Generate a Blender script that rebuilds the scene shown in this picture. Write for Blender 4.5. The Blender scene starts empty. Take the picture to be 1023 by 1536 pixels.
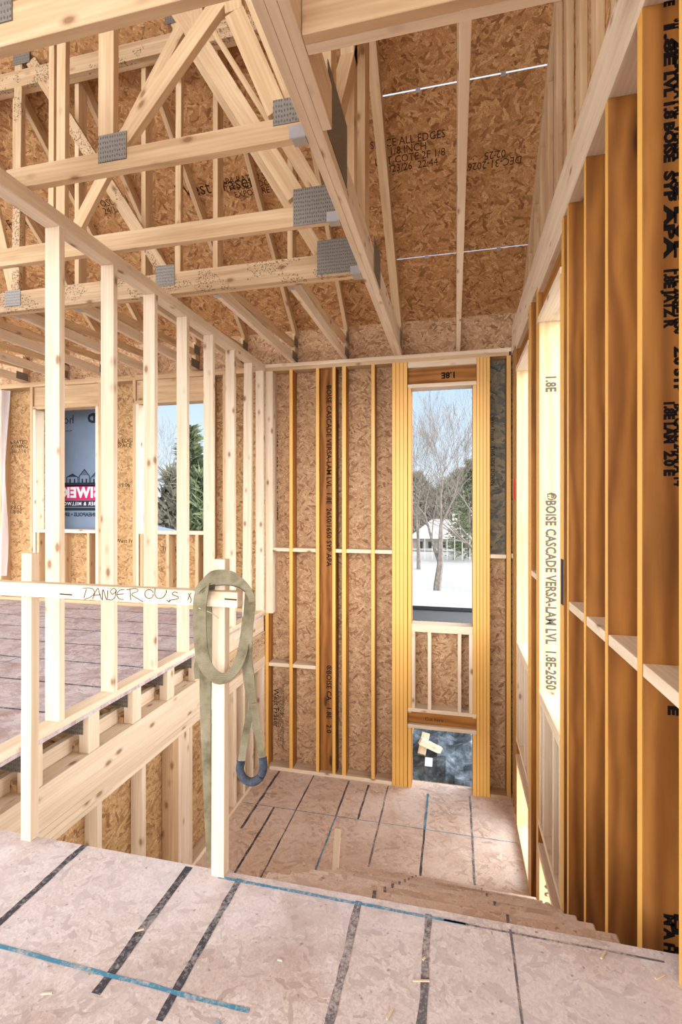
import bpy, bmesh, math, random
from mathutils import Vector, Matrix, noise as mnoise
random.seed(7)
C = bpy.context.scene.collection
R = math.radians
# ------------------------------------------------------------------ camera model
F = 733.0; CXP = 511.5; HY = 759.0; TH = math.atan2(170.5, 733.0)
SN, CS = math.sin(TH), math.cos(TH)
H = 1.161                                  # eye height above the upper floor
FWD = Vector((-SN, CS, 0)); RGT = Vector((CS, SN, 0))
def ray(u, v): return FWD + RGT*((u-CXP)/F) + Vector((0, 0, (HY-v)/F))
def PX(u, v, X): d = ray(u, v); return Vector((0, 0, H)) + d*(X/d.x)
def PY(u, v, Y): d = ray(u, v); return Vector((0, 0, H)) + d*(Y/d.y)
def PZ(u, v, Z): d = ray(u, v); return Vector((0, 0, H)) + d*((Z-H)/d.z)
def XB(u, Y=4.97): return PY(u, 700, Y).x
# ------------------------------------------------------------------ key dimensions
XL = -2.0            # stair side face of the left partition
XR = 0.533           # inner face of the right wall studs
YB = 4.97            # inner face of the back wall studs
ZP = H+1.456         # underside of the double top plates
ZT = H+1.532         # top of the double top plates
ZL = H-2.846         # landing
DS = 0.115           # stud depth used for back and right walls
SD = 0.14
PIT = 0.8333
DECKY, DECKZ = 5.11, H+1.92
def deckz(y): return DECKZ + (DECKY-y)*PIT
# ------------------------------------------------------------------ materials
def lin(c):
    return tuple(((x/255)/12.92 if x/255 <= .04045 else ((x/255+.055)/1.055)**2.4) for x in c) + (1,)
class NT:
    def __init__(s, name):
        s.m = bpy.data.materials.new(name); s.m.use_nodes = True
        s.t = s.m.node_tree; s.n = s.t.nodes; s.b = s.n['Principled BSDF']
        s.b.inputs['Roughness'].default_value = .75
        s.b.inputs['Specular IOR Level'].default_value = .25
    def new(s, k, **kw):
        x = s.n.new(k)
        for a, b in kw.items(): setattr(x, a, b)
        return x
    def link(s, a, b): s.t.links.new(a, b)
    def val(s, node, **kw):
        for k, v in kw.items(): node.inputs[k.replace('_', ' ')].default_value = v
        return node
    def math(s, op, a, b=None, c=None):
        x = s.new('ShaderNodeMath', operation=op)
        for i, q in enumerate((a, b, c)):
            if q is None: continue
            if isinstance(q, (int, float)): x.inputs[i].default_value = q
            else: s.link(q, x.inputs[i])
        return x.outputs[0]
    def coords(s, rnd=True):
        tc = s.new('ShaderNodeTexCoord')
        if not rnd: return tc.outputs['Object']
        oi = s.new('ShaderNodeObjectInfo')
        v = s.new('ShaderNodeVectorMath', operation='MULTIPLY_ADD')
        cb = s.new('ShaderNodeCombineXYZ')
        for i in range(3): s.link(oi.outputs['Random'], cb.inputs[i])
        s.link(cb.outputs[0], v.inputs[0]); v.inputs[1].default_value = (37, 53, 71); s.link(tc.outputs['Object'], v.inputs[2])
        return v.outputs[0]
    def map(s, co, scale, rot=(0, 0, 0), loc=(0, 0, 0)):
        m = s.new('ShaderNodeMapping'); s.link(co, m.inputs['Vector'])
        m.inputs['Scale'].default_value = scale; m.inputs['Rotation'].default_value = rot; m.inputs['Location'].default_value = loc
        return m.outputs[0]
    def noise(s, co, scale=1, detail=3, rough=.55, dist=0):
        n = s.new('ShaderNodeTexNoise'); s.link(co, n.inputs['Vector'])
        s.val(n, Scale=scale, Detail=detail, Roughness=rough, Distortion=dist); return n.outputs['Fac']
    def ramp(s, fac, stops, interp='LINEAR'):
        r = s.new('ShaderNodeValToRGB'); r.color_ramp.interpolation = interp; s.link(fac, r.inputs[0])
        e = r.color_ramp.elements
        while len(e) < len(stops): e.new(.5)
        for q, (p, c) in zip(e, stops): q.position = p; q.color = c if len(c) == 4 else lin(c)
        return r.outputs[0]
    def mix(s, fac, a, b, mode='MIX'):
        m = s.new('ShaderNodeMix', data_type='RGBA', blend_type=mode)
        for sock, q in ((m.inputs[0], fac), (m.inputs[6], a), (m.inputs[7], b)):
            if isinstance(q, (int, float)): sock.default_value = q
            elif isinstance(q, tuple): sock.default_value = q if len(q) == 4 else lin(q)
            else: s.link(q, sock)
        return m.outputs[2]
    def sep(s, v):
        x = s.new('ShaderNodeSeparateXYZ'); s.link(v, x.inputs[0]); return x.outputs
    def bump(s, h, strength=.2, dist=.002):
        b = s.new('ShaderNodeBump'); s.link(h, b.inputs['Height']); s.val(b, Strength=strength, Distance=dist)
        s.link(b.outputs[0], s.b.inputs['Normal'])
    def out(s, col): s.link(col, s.b.inputs['Base Color']); return s.m
W4 = (1, 1, 1, 1)
def plain(name, c, rough=.6, metal=0, spec=.3):
    n = NT(name); n.b.inputs['Base Color'].default_value = lin(c); n.b.inputs['Roughness'].default_value = rough
    n.b.inputs['Metallic'].default_value = metal; n.b.inputs['Specular IOR Level'].default_value = spec
    return n.m
def spruce(name, light, dark, knot=(120, 78, 45), stain=0.0, kn=.13):
    n = NT(name); co = n.coords()
    g = n.noise(n.map(co, (.9, 14, 14)), 1.6, 3, .5, .6)
    base = n.ramp(g, [(.28, light), (.52, tuple((a*.55+b*.45) for a, b in zip(light, dark))), (.75, dark)])
    wv = n.new('ShaderNodeTexWave', wave_type='BANDS', bands_direction='Y'); n.link(n.map(co, (.12, 1, .6)), wv.inputs['Vector'])
    n.val(wv, Scale=16., Distortion=5., Detail=2., Detail_Scale=.7)
    base = n.mix(n.math('MULTIPLY', wv.outputs['Fac'], .13), base, tuple(a*.74 for a in dark))
    f = n.noise(n.map(co, (5, 190, 190)), 1, 2, .6)
    base = n.mix(n.math('MULTIPLY', f, .16), base, tuple(a*.82 for a in dark))
    vo = n.new('ShaderNodeTexVoronoi'); n.link(n.map(co, (4.6, 9, 9)), vo.inputs['Vector']); vo.inputs['Scale'].default_value = 1
    k = n.ramp(vo.outputs['Distance'], [(0, W4), (kn*.6, W4), (kn*1.05, (.35,)*3+(1,)), (kn*1.7, (0, 0, 0, 1))])
    base = n.mix(n.math('MULTIPLY', k, .8), base, knot)
    if stain:
        d = n.noise(n.map(co, (3, 5, 5)), 1, 2); d2 = n.noise(co, 75, 2, .6)
        s = n.math('MULTIPLY', n.math('GREATER_THAN', d, .52), n.ramp(d2, [(.52, (0, 0, 0, 1)), (.6, W4)]))
        base = n.mix(n.math('MULTIPLY', s, stain), base, (62, 48, 34))
    n.bump(f, .15, .001)
    return n.out(base)
def lvl_face(name, light, dark):
    n = NT(name); co = n.coords()
    wv = n.new('ShaderNodeTexWave', wave_type='BANDS', bands_direction='Y'); n.link(n.map(co, (.22, 1, 1)), wv.inputs['Vector'])
    n.val(wv, Scale=5., Distortion=9., Detail=3., Detail_Scale=.9)
    g = n.noise(n.map(co, (1.2, 9, 9)), 1, 3)
    base = n.ramp(n.math('ADD', n.math('MULTIPLY', wv.outputs['Fac'], .38), n.math('MULTIPLY', g, .6)), [(.2, light), (.8, dark)])
    f = n.noise(n.map(co, (7, 220, 220)), 1, 2)
    base = n.mix(n.math('MULTIPLY', f, .22), base, tuple(a*.6 for a in dark))
    bl = n.noise(n.map(co, (1.6, 3, 3)), 1, 2)
    base = n.mix(n.ramp(bl, [(.55, (0, 0, 0, 1)), (.8, (.45,)*3+(1,))]), base, tuple(a*.66 for a in dark))
    vo = n.new('ShaderNodeTexVoronoi'); n.link(n.map(co, (1.4, 4.5, 4.5)), vo.inputs['Vector']); vo.inputs['Scale'].default_value = 1
    k = n.ramp(vo.outputs['Distance'], [(0, W4), (.05, W4), (.1, (.3,)*3+(1,)), (.19, (0, 0, 0, 1))])
    base = n.mix(n.math('MULTIPLY', k, .85), base, (58, 28, 12))
    n.b.inputs['Roughness'].default_value = .62
    return n.out(base)
def lvl_edge(name, light, dark):
    n = NT(name); co = n.coords(False)
    z = n.sep(co)[2]
    w = n.math('SINE', n.math('MULTIPLY', z, 2*math.pi/.0033))
    g = n.noise(n.map(n.coords(), (3, 60, 300)), 1, 3)
    base = n.mix(n.math('MULTIPLY_ADD', w, .16, .3), light, dark)
    base = n.mix(n.math('MULTIPLY', g, .4), base, tuple(a*.82 for a in dark))
    n.b.inputs['Roughness'].default_value = .45; n.b.inputs['Specular IOR Level'].default_value = .5
    return n.out(base)
def osb(name, stops, scale=1.0, wash=None, dirt=None, rough=.8, bump=.25):
    """strand board: four layers of randomly turned wafers, the topmost wafer wins"""
    n = NT(name); co = n.coords()
    dn = n.new('ShaderNodeTexNoise'); n.link(co, dn.inputs['Vector']); n.val(dn, Scale=34., Detail=3.)
    vm = n.new('ShaderNodeVectorMath', operation='MULTIPLY_ADD'); n.link(dn.outputs['Color'], vm.inputs[0])
    vm.inputs[1].default_value = (.03, .03, 0); n.link(co, vm.inputs[2]); cd = vm.outputs[0]
    val = hgt = None
    for i, (ang, sx, sy) in enumerate(((5, 9, 30), (63, 10, 36), (-52, 9, 40), (28, 11, 46), (-20, 8, 34))):
        mp = n.map(cd, (1, 1, 0), (0, 0, R(ang)), (i*3.1, i*1.7, 0)); mp = n.map(mp, (sx*scale, sy*scale, 1))
        vo = n.new('ShaderNodeTexVoronoi', voronoi_dimensions='2D'); n.link(mp, vo.inputs['Vector']); vo.inputs['Scale'].default_value = 1
        sc = n.new('ShaderNodeSeparateColor'); n.link(vo.outputs['Color'], sc.inputs[0])
        r, h = sc.outputs[0], sc.outputs[1]
        fib = n.noise(n.map(mp, (1, 9, 1)), 1.2, 2)
        r = n.math('ADD', n.math('MULTIPLY', r, .8), n.math('MULTIPLY_ADD', fib, .5, -.15))
        if val is None: val, hgt = r, h
        else:
            gt = n.math('GREATER_THAN', h, hgt)
            mx = n.new('ShaderNodeMix', data_type='FLOAT'); n.link(gt, mx.inputs[0]); n.link(val, mx.inputs[2]); n.link(r, mx.inputs[3])
            val = mx.outputs[0]; hgt = n.math('MAXIMUM', h, hgt)
    base = n.ramp(val, stops)
    fg = n.noise(n.map(cd, (1, 1, 1), (0, 0, .6)), 130, 3, .7)
    base = n.mix(n.ramp(fg, [(.4, (0, 0, 0, 1)), (.68, (.7,)*3+(1,))]), base, tuple(x*.7 for x in stops[2][1]))
    if wash:
        w = n.noise(co, 2.2, 4, .6); base = n.mix(n.ramp(w, [(.3, (.2,)*3+(1,)), (.7, (.7,)*3+(1,))]), base, wash)
    if dirt:
        d = n.noise(n.map(co, (1, 1, 1), loc=(9, 3, 1)), 2.8, 5, .65)
        base = n.mix(n.ramp(d, [(.5, (0, 0, 0, 1)), (.74, (.7,)*3+(1,))]), base, dirt)
        sp = n.noise(co, 60, 2, .5)
        base = n.mix(n.ramp(sp, [(.66, (0, 0, 0, 1)), (.76, (.55,)*3+(1,))]), base, tuple(x*.5 for x in dirt))
    n.b.inputs['Roughness'].default_value = rough
    if bump: n.bump(val, bump, .003)
    return n.out(base)
def marker(name, c, under, thr=.5):
    n = NT(name); co = n.coords()
    g = n.noise(co, 90, 3, .7); g2 = n.noise(co, 9, 2)
    base = n.mix(n.ramp(n.math('ADD', n.math('MULTIPLY', g, .6), n.math('MULTIPLY', g2, .45)), [(thr-.06, (0, 0, 0, 1)), (thr+.1, W4)]), c, under)
    n.b.inputs['Roughness'].default_value = .9
    return n.out(base)
def gusset(name):
    n = NT(name); co = n.coords(False)
    vo = n.new('ShaderNodeTexVoronoi', voronoi_dimensions='2D'); n.link(n.map(co, (80, 45, 1)), vo.inputs['Vector']); n.val(vo, Scale=1., Randomness=.25)
    k = n.ramp(vo.outputs['Distance'], [(.2, W4), (.34, (0, 0, 0, 1))])
    base = n.mix(n.math('MULTIPLY', k, .55), (132, 126, 118), (56, 52, 48))
    n.b.inputs['Metallic'].default_value = .55; n.b.inputs['Roughness'].default_value = .5
    n.bump(k, .5, .002)
    return n.out(base)
def snow(name, c=(166, 163, 158)):
    n = NT(name); g = n.noise(n.coords(False), 1.5, 4); n.bump(g, .5, .15)
    return n.out(n.ramp(g, [(.3, tuple(a*.95 for a in c)), (.7, c)]))
def mottled(name, stops, scale, rough=.9, bump=0):
    n = NT(name); g = n.noise(n.coords(False), scale, 6, .65)
    n.b.inputs['Roughness'].default_value = rough
    if bump: n.bump(g, bump, .05)
    return n.out(n.ramp(g, stops))
M = {}
M['spruce'] = spruce('pale_spruce', (228, 210, 186), (206, 182, 150))
M['spruce_warm'] = spruce('warm_spruce', (208, 178, 140), (178, 142, 102))
M['spruce_roof'] = spruce('roof_spruce', (214, 186, 148), (184, 150, 110))
M['spruce_stain'] = spruce('stained_spruce', (206, 178, 142), (172, 140, 104), stain=.75)
M['lf'] = lvl_face('laminated_veneer_face', (178, 118, 54), (124, 74, 28))
M['le'] = lvl_edge('laminated_veneer_edge', (234, 184, 98), (208, 150, 64))
M['osb_wall'] = osb('strand_board_wall', [(0, (92, 60, 40)), (.12, (146, 104, 74)), (.32, (186, 146, 108)), (.65, (202, 164, 124)), (1, (222, 190, 152))], scale=1.5)
M['osb_warm'] = osb('strand_board_warm', [(0, (100, 68, 40)), (.16, (148, 108, 70)), (.45, (184, 144, 98)), (.75, (198, 160, 112)), (1, (212, 180, 134))], scale=1.5)
M['osb_deck'] = osb('strand_board_roof', [(0, (78, 48, 28)), (.1, (126, 84, 50)), (.33, (174, 124, 76)), (.7, (192, 144, 94)), (1, (220, 178, 126))], scale=1.45)
M['osb_floor'] = osb('strand_board_floor', [(0, (116, 88, 72)), (.12, (168, 142, 124)), (.4, (204, 186, 172)), (.8, (216, 200, 188)), (1, (226, 214, 204))], scale=1.9, wash=(212, 208, 214), dirt=(160, 138, 126))
M['osb_land'] = osb('strand_board_landing', [(0, (124, 86, 64)), (.15, (178, 138, 108)), (.45, (220, 192, 168)), (.8, (228, 206, 186)), (1, (236, 220, 206))], scale=1.1, wash=(230, 218, 210), dirt=(188, 160, 140))
M['osb_left'] = osb('strand_board_left', [(0, (112, 76, 66)), (.2, (150, 120, 112)), (.5, (186, 166, 162)), (.8, (204, 190, 188)), (1, (214, 204, 204))], scale=1.1, wash=(190, 182, 186), dirt=(140, 106, 86))
M['osb_blue'] = osb('strand_board_blue', [(0, (52, 62, 62)), (.3, (98, 104, 100)), (.6, (136, 124, 100)), (1, (160, 146, 118))])
M['black_line'] = marker('black_marker', (66, 64, 70), (150, 146, 146), .56)
M['grey_line'] = marker('faded_marker', (100, 97, 102), (178, 168, 162), .54)
M['blue_line'] = marker('blue_chalk', (72, 132, 160), (178, 178, 176), .55)
M['jamb'] = lvl_face('sunlit_veneer', (206, 180, 136), (186, 156, 110)); M['gusset'] = gusset('nail_plate'); M['galv'] = plain('galvanised_steel', (176, 178, 182), .38, .7)  # jamb: paler copy of the veneer, sunlight put into its colour
M['ink'] = plain('black_ink', (24, 20, 18), .85, 0, .1); M['ink_grey'] = plain('grey_ink', (84, 78, 70), .85, 0, .1)
M['ink_brown'] = plain('brown_ink', (62, 40, 24), .85, 0, .1)
M['strap'] = (lambda n: (n.bump(n.math('SINE', n.math('MULTIPLY', n.sep(n.coords(False))[2], 1500)), .3, .002),
    n.out(n.ramp(n.noise(n.coords(False), 16, 4, .6), [(.3, (90, 82, 60)), (.5, (120, 112, 88)), (.75, (140, 132, 110))])))[1])(NT('green_webbing'))
M['strap_edge'] = plain('pale_webbing_edge', (190, 188, 160), .9); M['pad'] = mottled('dark_pad', [(.3, (34, 38, 46)), (.7, (72, 78, 88))], 60)
M['snow'] = snow('snow'); M['snow_roof'] = snow('snow_on_roof', (178, 174, 168))
M['bounce_snow'] = snow('bounce_snow', (228, 226, 222)); M['soil'] = mottled('frozen_soil', [(.25, (32, 35, 38)), (.45, (66, 74, 80)), (.6, (98, 108, 116)), (.8, (156, 166, 174))], 7, .95, .9)
M['bark'] = mottled('grey_bark', [(.3, (74, 67, 60)), (.7, (116, 107, 98))], 9)
M['needles'] = mottled('dark_needles', [(.3, (40, 48, 34)), (.5, (84, 94, 66)), (.75, (132, 138, 104))], 3)
M['brush'] = mottled('dry_brush', [(.3, (70, 68, 58)), (.55, (108, 104, 90)), (.8, (140, 135, 122))], 2)
M['tarp'] = mottled('blue_wrap', [(.3, (110, 128, 150)), (.7, (126, 144, 166))], 1.5, .5)
M['navy'] = plain('navy_print', (34, 42, 58), .7); M['crimson'] = plain('crimson_print', (196, 38, 92), .7); M['white'] = plain('white_print', (226, 230, 240), .7)
M['steel'] = plain('grey_steel', (84, 88, 90), .6); M['dark'] = plain('black_rim', (24, 26, 30), .6)
M['siding'] = plain('pale_siding', (112, 108, 100), .8); M['fence'] = plain('grey_fence', (86, 84, 80), .85); M['post'] = plain('pale_post', (150, 146, 134), .85)
M['tag'] = plain('red_tag', (206, 58, 60), .6); M['paper'] = plain('white_paper', (226, 230, 236), .8)
fm = NT('clear_film'); fm.b.inputs['Base Color'].default_value = lin((226, 222, 224)); fm.b.inputs['Alpha'].default_value = .4; fm.b.inputs['Roughness'].default_value = .25; M['film'] = fm.m
# ------------------------------------------------------------------ object helpers
def tag(o, label=None, cat=None, group=None, kind=None):
    if label: o['label'] = label
    if cat: o['category'] = cat
    if group: o['group'] = group
    if kind: o['kind'] = kind
    return o
def link(name, me, mat=None, parent=None, mw=None):
    o = bpy.data.objects.new(name, me); C.objects.link(o)
    for m in (mat if isinstance(mat, (list, tuple)) else [mat] if mat else []):
        me.materials.append(m)
    if mw is not None: o.matrix_world = mw
    if parent:
        o.parent = parent; o.matrix_parent_inverse = parent.matrix_basis.inverted()
        if mw is not None: o.matrix_basis = mw
    return o
def empty(name, loc, label=None, cat=None, group=None, kind=None):
    o = bpy.data.objects.new(name, None); C.objects.link(o); o.location = loc; o.empty_display_size = .05
    return tag(o, label, cat, group, kind)
LV = None
def box_me(name, dx, dy, dz, bev):
    bm = bmesh.new(); bmesh.ops.create_cube(bm, size=1)
    for v in bm.verts: v.co = Vector((v.co.x*dx, v.co.y*dy, v.co.z*dz))
    if bev: bmesh.ops.bevel(bm, geom=list(bm.edges), offset=min(bev, dx*.2, dy*.2, dz*.2), segments=1, affect='EDGES')
    for f in bm.faces: f.material_index = 0 if abs(f.normal.z) > .6 else 1
    me = bpy.data.meshes.new(name); bm.to_mesh(me); bm.free(); return me
def mats_for(mat):
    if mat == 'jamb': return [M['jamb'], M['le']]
    if mat == 'lvl': return [M['lf'], M['le']]
    return [M[mat], M[mat]] if isinstance(mat, str) else [mat, mat]
def obb(name, c, ax, ay, az, dx, dy, dz, mat, parent=None, bev=.0018):
    mw = Matrix(((ax.x, ay.x, az.x, c.x), (ax.y, ay.y, az.y, c.y), (ax.z, ay.z, az.z, c.z), (0, 0, 0, 1)))
    return link(name, box_me(name, dx, dy, dz, bev), mats_for(mat), parent, mw)
EX, EY, EZ = Vector((1, 0, 0)), Vector((0, 1, 0)), Vector((0, 0, 1))
def ab(name, x, y, z, mat, parent=None, bev=.0018):
    """axis-aligned board: local X is the grain, local Z the thin direction"""
    s = [(abs(x[1]-x[0]), EX), (abs(y[1]-y[0]), EY), (abs(z[1]-z[0]), EZ)]
    s.sort(key=lambda q: -q[0])
    ax, ay = s[0][1], s[1][1]; az = ax.cross(ay)
    return obb(name, Vector(((x[0]+x[1])/2, (y[0]+y[1])/2, (z[0]+z[1])/2)), ax, ay, az, s[0][0], s[1][0], s[2][0], mat, parent, bev)
def stick(name, a, b, wdir, w, t, mat, parent=None, bev=.0018):
    """board from a to b: w wide along wdir, t thick across"""
    a, b = Vector(a), Vector(b); ax = (b-a).normalized(); az = ax.cross(Vector(wdir)).normalized(); ay = az.cross(ax)
    if w < t: w, t, ay, az = t, w, az, -ay
    return obb(name, (a+b)/2, ax, ay, az, (b-a).length, w, t, mat, parent, bev)
def mesh_obj(name, verts, faces, mat, parent=None, mw=None, smooth=False):
    me = bpy.data.meshes.new(name); me.from_pydata([tuple(v) for v in verts], [], faces); me.update()
    if smooth:
        for p in me.polygons: p.use_smooth = True
    return link(name, me, mat, parent, mw)
def sheet(name, axis, pos, th, ra, rb, holes, mat, parent=None):
    """a board sheet with rectangular openings. axis 'Y': a=X,b=Z; axis 'X': a=Y,b=Z; axis 'Z': a=X,b=Y. local XY lies in the sheet"""
    A = sorted({ra[0], ra[1]} | {h[i] for h in holes for i in (0, 1)}); B = sorted({rb[0], rb[1]} | {h[i] for h in holes for i in (2, 3)})
    A = [a for a in A if ra[0] <= a <= ra[1]]; B = [b for b in B if rb[0] <= b <= rb[1]]
    bm = bmesh.new(); vs = {}
    def V(i, j):
        if (i, j) not in vs: vs[i, j] = bm.verts.new((A[i], B[j], 0))
        return vs[i, j]
    for i in range(len(A)-1):
        for j in range(len(B)-1):
            ca, cb = (A[i]+A[i+1])/2, (B[j]+B[j+1])/2
            if any(h[0] < ca < h[1] and h[2] < cb < h[3] for h in holes): continue
            bm.faces.new((V(i, j), V(i+1, j), V(i+1, j+1), V(i, j+1)))
    g = bmesh.ops.extrude_face_region(bm, geom=list(bm.faces))
    for v in [q for q in g['geom'] if isinstance(q, bmesh.types.BMVert)]: v.co.z += th
    bmesh.ops.recalc_face_normals(bm, faces=list(bm.faces))
    me = bpy.data.meshes.new(name); bm.to_mesh(me); bm.free()
    if axis == 'Y': mw = Matrix(((1, 0, 0, 0), (0, 0, 1, pos), (0, 1, 0, 0), (0, 0, 0, 1)))
    elif axis == 'X': mw = Matrix(((0, 0, 1, pos), (1, 0, 0, 0), (0, 1, 0, 0), (0, 0, 0, 1)))
    else: mw = Matrix(((1, 0, 0, 0), (0, 1, 0, 0), (0, 0, 1, pos), (0, 0, 0, 1)))
    o = link(name, me, M[mat], parent, mw)
    return o
def text(name, body, p, right, up, size, mat, parent, fat=.0, align='CENTER', spacing=1.0):
    cu = bpy.data.curves.new(name, 'FONT'); cu.body = body; cu.size = size; cu.align_x = align; cu.align_y = 'CENTER'
    cu.offset = fat*size; cu.extrude = .0004; cu.space_character = spacing; cu.space_line = .8; cu.resolution_u = 2
    t = bpy.data.objects.new(name+'_c', cu); C.objects.link(t)
    dg = bpy.context.evaluated_depsgraph_get(); me = bpy.data.meshes.new_from_object(t.evaluated_get(dg)); me.name = name
    bpy.data.objects.remove(t); bpy.data.curves.remove(cu)
    me.materials.clear()
    r, u_ = Vector(right).normalized(), Vector(up).normalized(); n = r.cross(u_)
    mw = Matrix(((r.x, u_.x, n.x, p[0]), (r.y, u_.y, n.y, p[1]), (r.z, u_.z, n.z, p[2]), (0, 0, 0, 1)))
    return link(name, me, M[mat], parent, mw)
def tube(bm, pts, rad, seg=6, cap=True):
    pts = [Vector(p) for p in pts]; rings = []
    for i, p in enumerate(pts):
        t = (pts[min(i+1, len(pts)-1)]-pts[max(i-1, 0)]).normalized()
        s = t.cross(EZ if abs(t.z) < .9 else EX).normalized(); q = s.cross(t)
        r = rad[i] if isinstance(rad, (list, tuple)) else rad
        rings.append([bm.verts.new(p+(s*math.cos(2*math.pi*k/seg)+q*math.sin(2*math.pi*k/seg))*r) for k in range(seg)])
    for a, b in zip(rings, rings[1:]):
        for k in range(seg): bm.faces.new((a[k], a[(k+1) % seg], b[(k+1) % seg], b[k]))
    if cap and seg > 2:
        bm.faces.new(rings[0][::-1]); bm.faces.new(rings[-1])
def from_bm(name, bm, mat, parent=None, smooth=False):
    bmesh.ops.recalc_face_normals(bm, faces=list(bm.faces))
    me = bpy.data.meshes.new(name); bm.to_mesh(me); bm.free()
    if smooth:
        for p in me.polygons: p.use_smooth = True
    return link(name, me, mat, parent, Matrix.Identity(4) if parent else None)
def cat_rom(P, n=8):
    P = [Vector(p) for p in P]; Q = [P[0]*2-P[1]] + P + [P[-1]*2-P[-2]]; out = []
    for i in range(1, len(Q)-2):
        a, b, c, d = Q[i-1:i+3]
        for k in range(n):
            t = k/n; out.append(.5*((2*b)+(c-a)*t+(2*a-5*b+4*c-d)*t*t+(3*b-a-3*c+d)*t**3))
    return out+[P[-1]]
def ribbon(name, pts, wd, w, t, mat, parent, n=8):
    """webbing: pts and width directions are smoothed together"""
    L = cat_rom(pts, n); Wd = cat_rom(wd, n); ww = [x.x for x in cat_rom([(q, 0, 0) for q in w], n)]
    bm = bmesh.new(); rings = []
    for i, p in enumerate(L):
        tg = (L[min(i+1, len(L)-1)]-L[max(i-1, 0)]).normalized(); wv = Wd[i]; wv = (wv-tg*wv.dot(tg)).normalized(); nn = tg.cross(wv)
        h = ww[i]/2
        rings.append([bm.verts.new(p+wv*a*h+nn*b*t/2) for a, b in ((-1, -1), (-.5, -1.0), (.5, -1.0), (1, -1), (1, 1), (.5, 1.0), (-.5, 1.0), (-1, 1))])
    for a, b in zip(rings, rings[1:]):
        for k in range(8): bm.faces.new((a[k], a[(k+1) % 8], b[(k+1) % 8], b[k]))
    bm.faces.new(rings[0][::-1]); bm.faces.new(rings[-1])
    return from_bm(name, bm, M[mat], parent, False)
ORD = ['first', 'second', 'third', 'fourth', 'fifth', 'sixth', 'seventh', 'eighth', 'ninth', 'tenth', 'eleventh', 'twelfth']
# ------------------------------------------------------------------ camera
cam = bpy.data.cameras.new('camera'); co = bpy.data.objects.new('camera', cam); C.objects.link(co)
co.location = (0, 0, H); co.rotation_euler = (R(90), 0, TH)
cam.sensor_fit = 'HORIZONTAL'; cam.sensor_width = 36; cam.lens = F/1023*36; cam.shift_y = -(768-HY)/1023; cam.clip_start = .02; cam.clip_end = 400
bpy.context.scene.camera = co
# ------------------------------------------------------------------ setting: floors
def line_on(parent, x0, y0, x1, y1, z, w, mat):
    d = Vector((x1-x0, y1-y0, 0)).normalized(); s = Vector((-d.y, d.x, 0)); L = math.hypot(x1-x0, y1-y0); n = max(2, int(L/.03)); pts = []; fc = []
    for i in range(n+1):
        p = Vector((x0, y0, z))+d*L*i/n; k = w/2*(1+.35*mnoise.noise(p*20))
        j = .25*w*mnoise.noise(p*7+Vector((3, 3, 3)))
        pts += [p+s*(k+j), p-s*(k-j)]
        if i: fc.append((2*i-2, 2*i-1, 2*i+1, 2*i))
    return mesh_obj('marker_line' if 'line' in mat and mat != 'blue_line' else 'chalk_line', pts, fc, M[mat], parent)
YE = 1.43
fl = sheet('floor', 'Z', -.02, .02, (-1.96, .672), (-6, YE), [], 'osb_floor')
tag(fl, 'washed out strand board upper floor in the foreground', 'floor', kind='structure')
ZM = .0006
for x, y0, y1, w, m in ((-1.233, 1.06, YE, .022, 'black_line'), (-1.62, 1.1, YE, .012, 'black_line'), (-.833, 1.0, YE-.01, .024, 'black_line'), (-.652, .98, YE-.02, .02, 'black_line'),
                        (-.274, .5, YE-.02, .022, 'grey_line'), (-.072, .5, YE-.02, .02, 'grey_line'), (.148, .5, YE-.02, .006, 'grey_line')):
    line_on(fl, x, y0, x, y1, ZM, w, m)
line_on(fl, -1.9, 1.055, -.46, 1.045, ZM*1.5, .011, 'blue_line'); line_on(fl, -.72, YE-.028, .03, YE-.03, ZM*1.5, .01, 'blue_line')
line_on(fl, -.03, YE-.03, .52, YE-.032, ZM*1.5, .006, 'grey_line'); line_on(fl, -.535, .93, -.515, 1.01, ZM*1.4, .012, 'blue_line')
for i in range(26):   # splinters and shavings left on the sheet
    pass
fl2 = sheet('floor_left_room', 'Z', -.02, .02, (-7.2, XL), (-6, YB+SD), [], 'osb_left')
tag(fl2, 'pale strand board floor of the room behind the left partition', 'floor', kind='structure')
for i in range(9): line_on(fl2, -6.8, 1.5+.4*i, XL-.1, 1.5+.4*i, ZM, .018, 'black_line')
for x in (-3.25, -4.6): line_on(fl2, x, .8, x, 4.95, ZM*1.5, .012, 'blue_line')
fl3 = sheet('floor_landing', 'Z', ZL-.02, .02, (XL-.0, XR+.14), (2.3, YB+SD), [], 'osb_land'); tag(fl3, 'strand board stair landing at the foot of the back wall', 'floor', kind='structure')
zz = ZL+ZM; YJ = 4.355
for x, y0, y1, m, w in ((-1.835, 4.0, 4.96, 'black_line', .024), (-1.66, 3.4, YJ, 'black_line', .02), (-1.447, 3.4, 4.96, 'black_line', .013), (-1.063, YJ, 4.95, 'black_line', .018), (-.856, YJ, 4.92, 'black_line', .018), (-.66, 3.6, 4.95, 'grey_line', .016),
                     (-.257, 3.6, YJ, 'black_line', .018), (.146, 3.6, 4.95, 'grey_line', .018)):
    line_on(fl3, x, y0, x, y1, zz, w, m)
line_on(fl3, XL+.02, YJ, XR-.02, YJ, zz+ZM, .008, 'blue_line'); line_on(fl3, -1.06, 3.5, -1.06, YJ, zz+ZM, .016, 'blue_line'); line_on(fl3, -.257, YJ, -.257, 4.9, zz+ZM, .02, 'blue_line')
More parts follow.
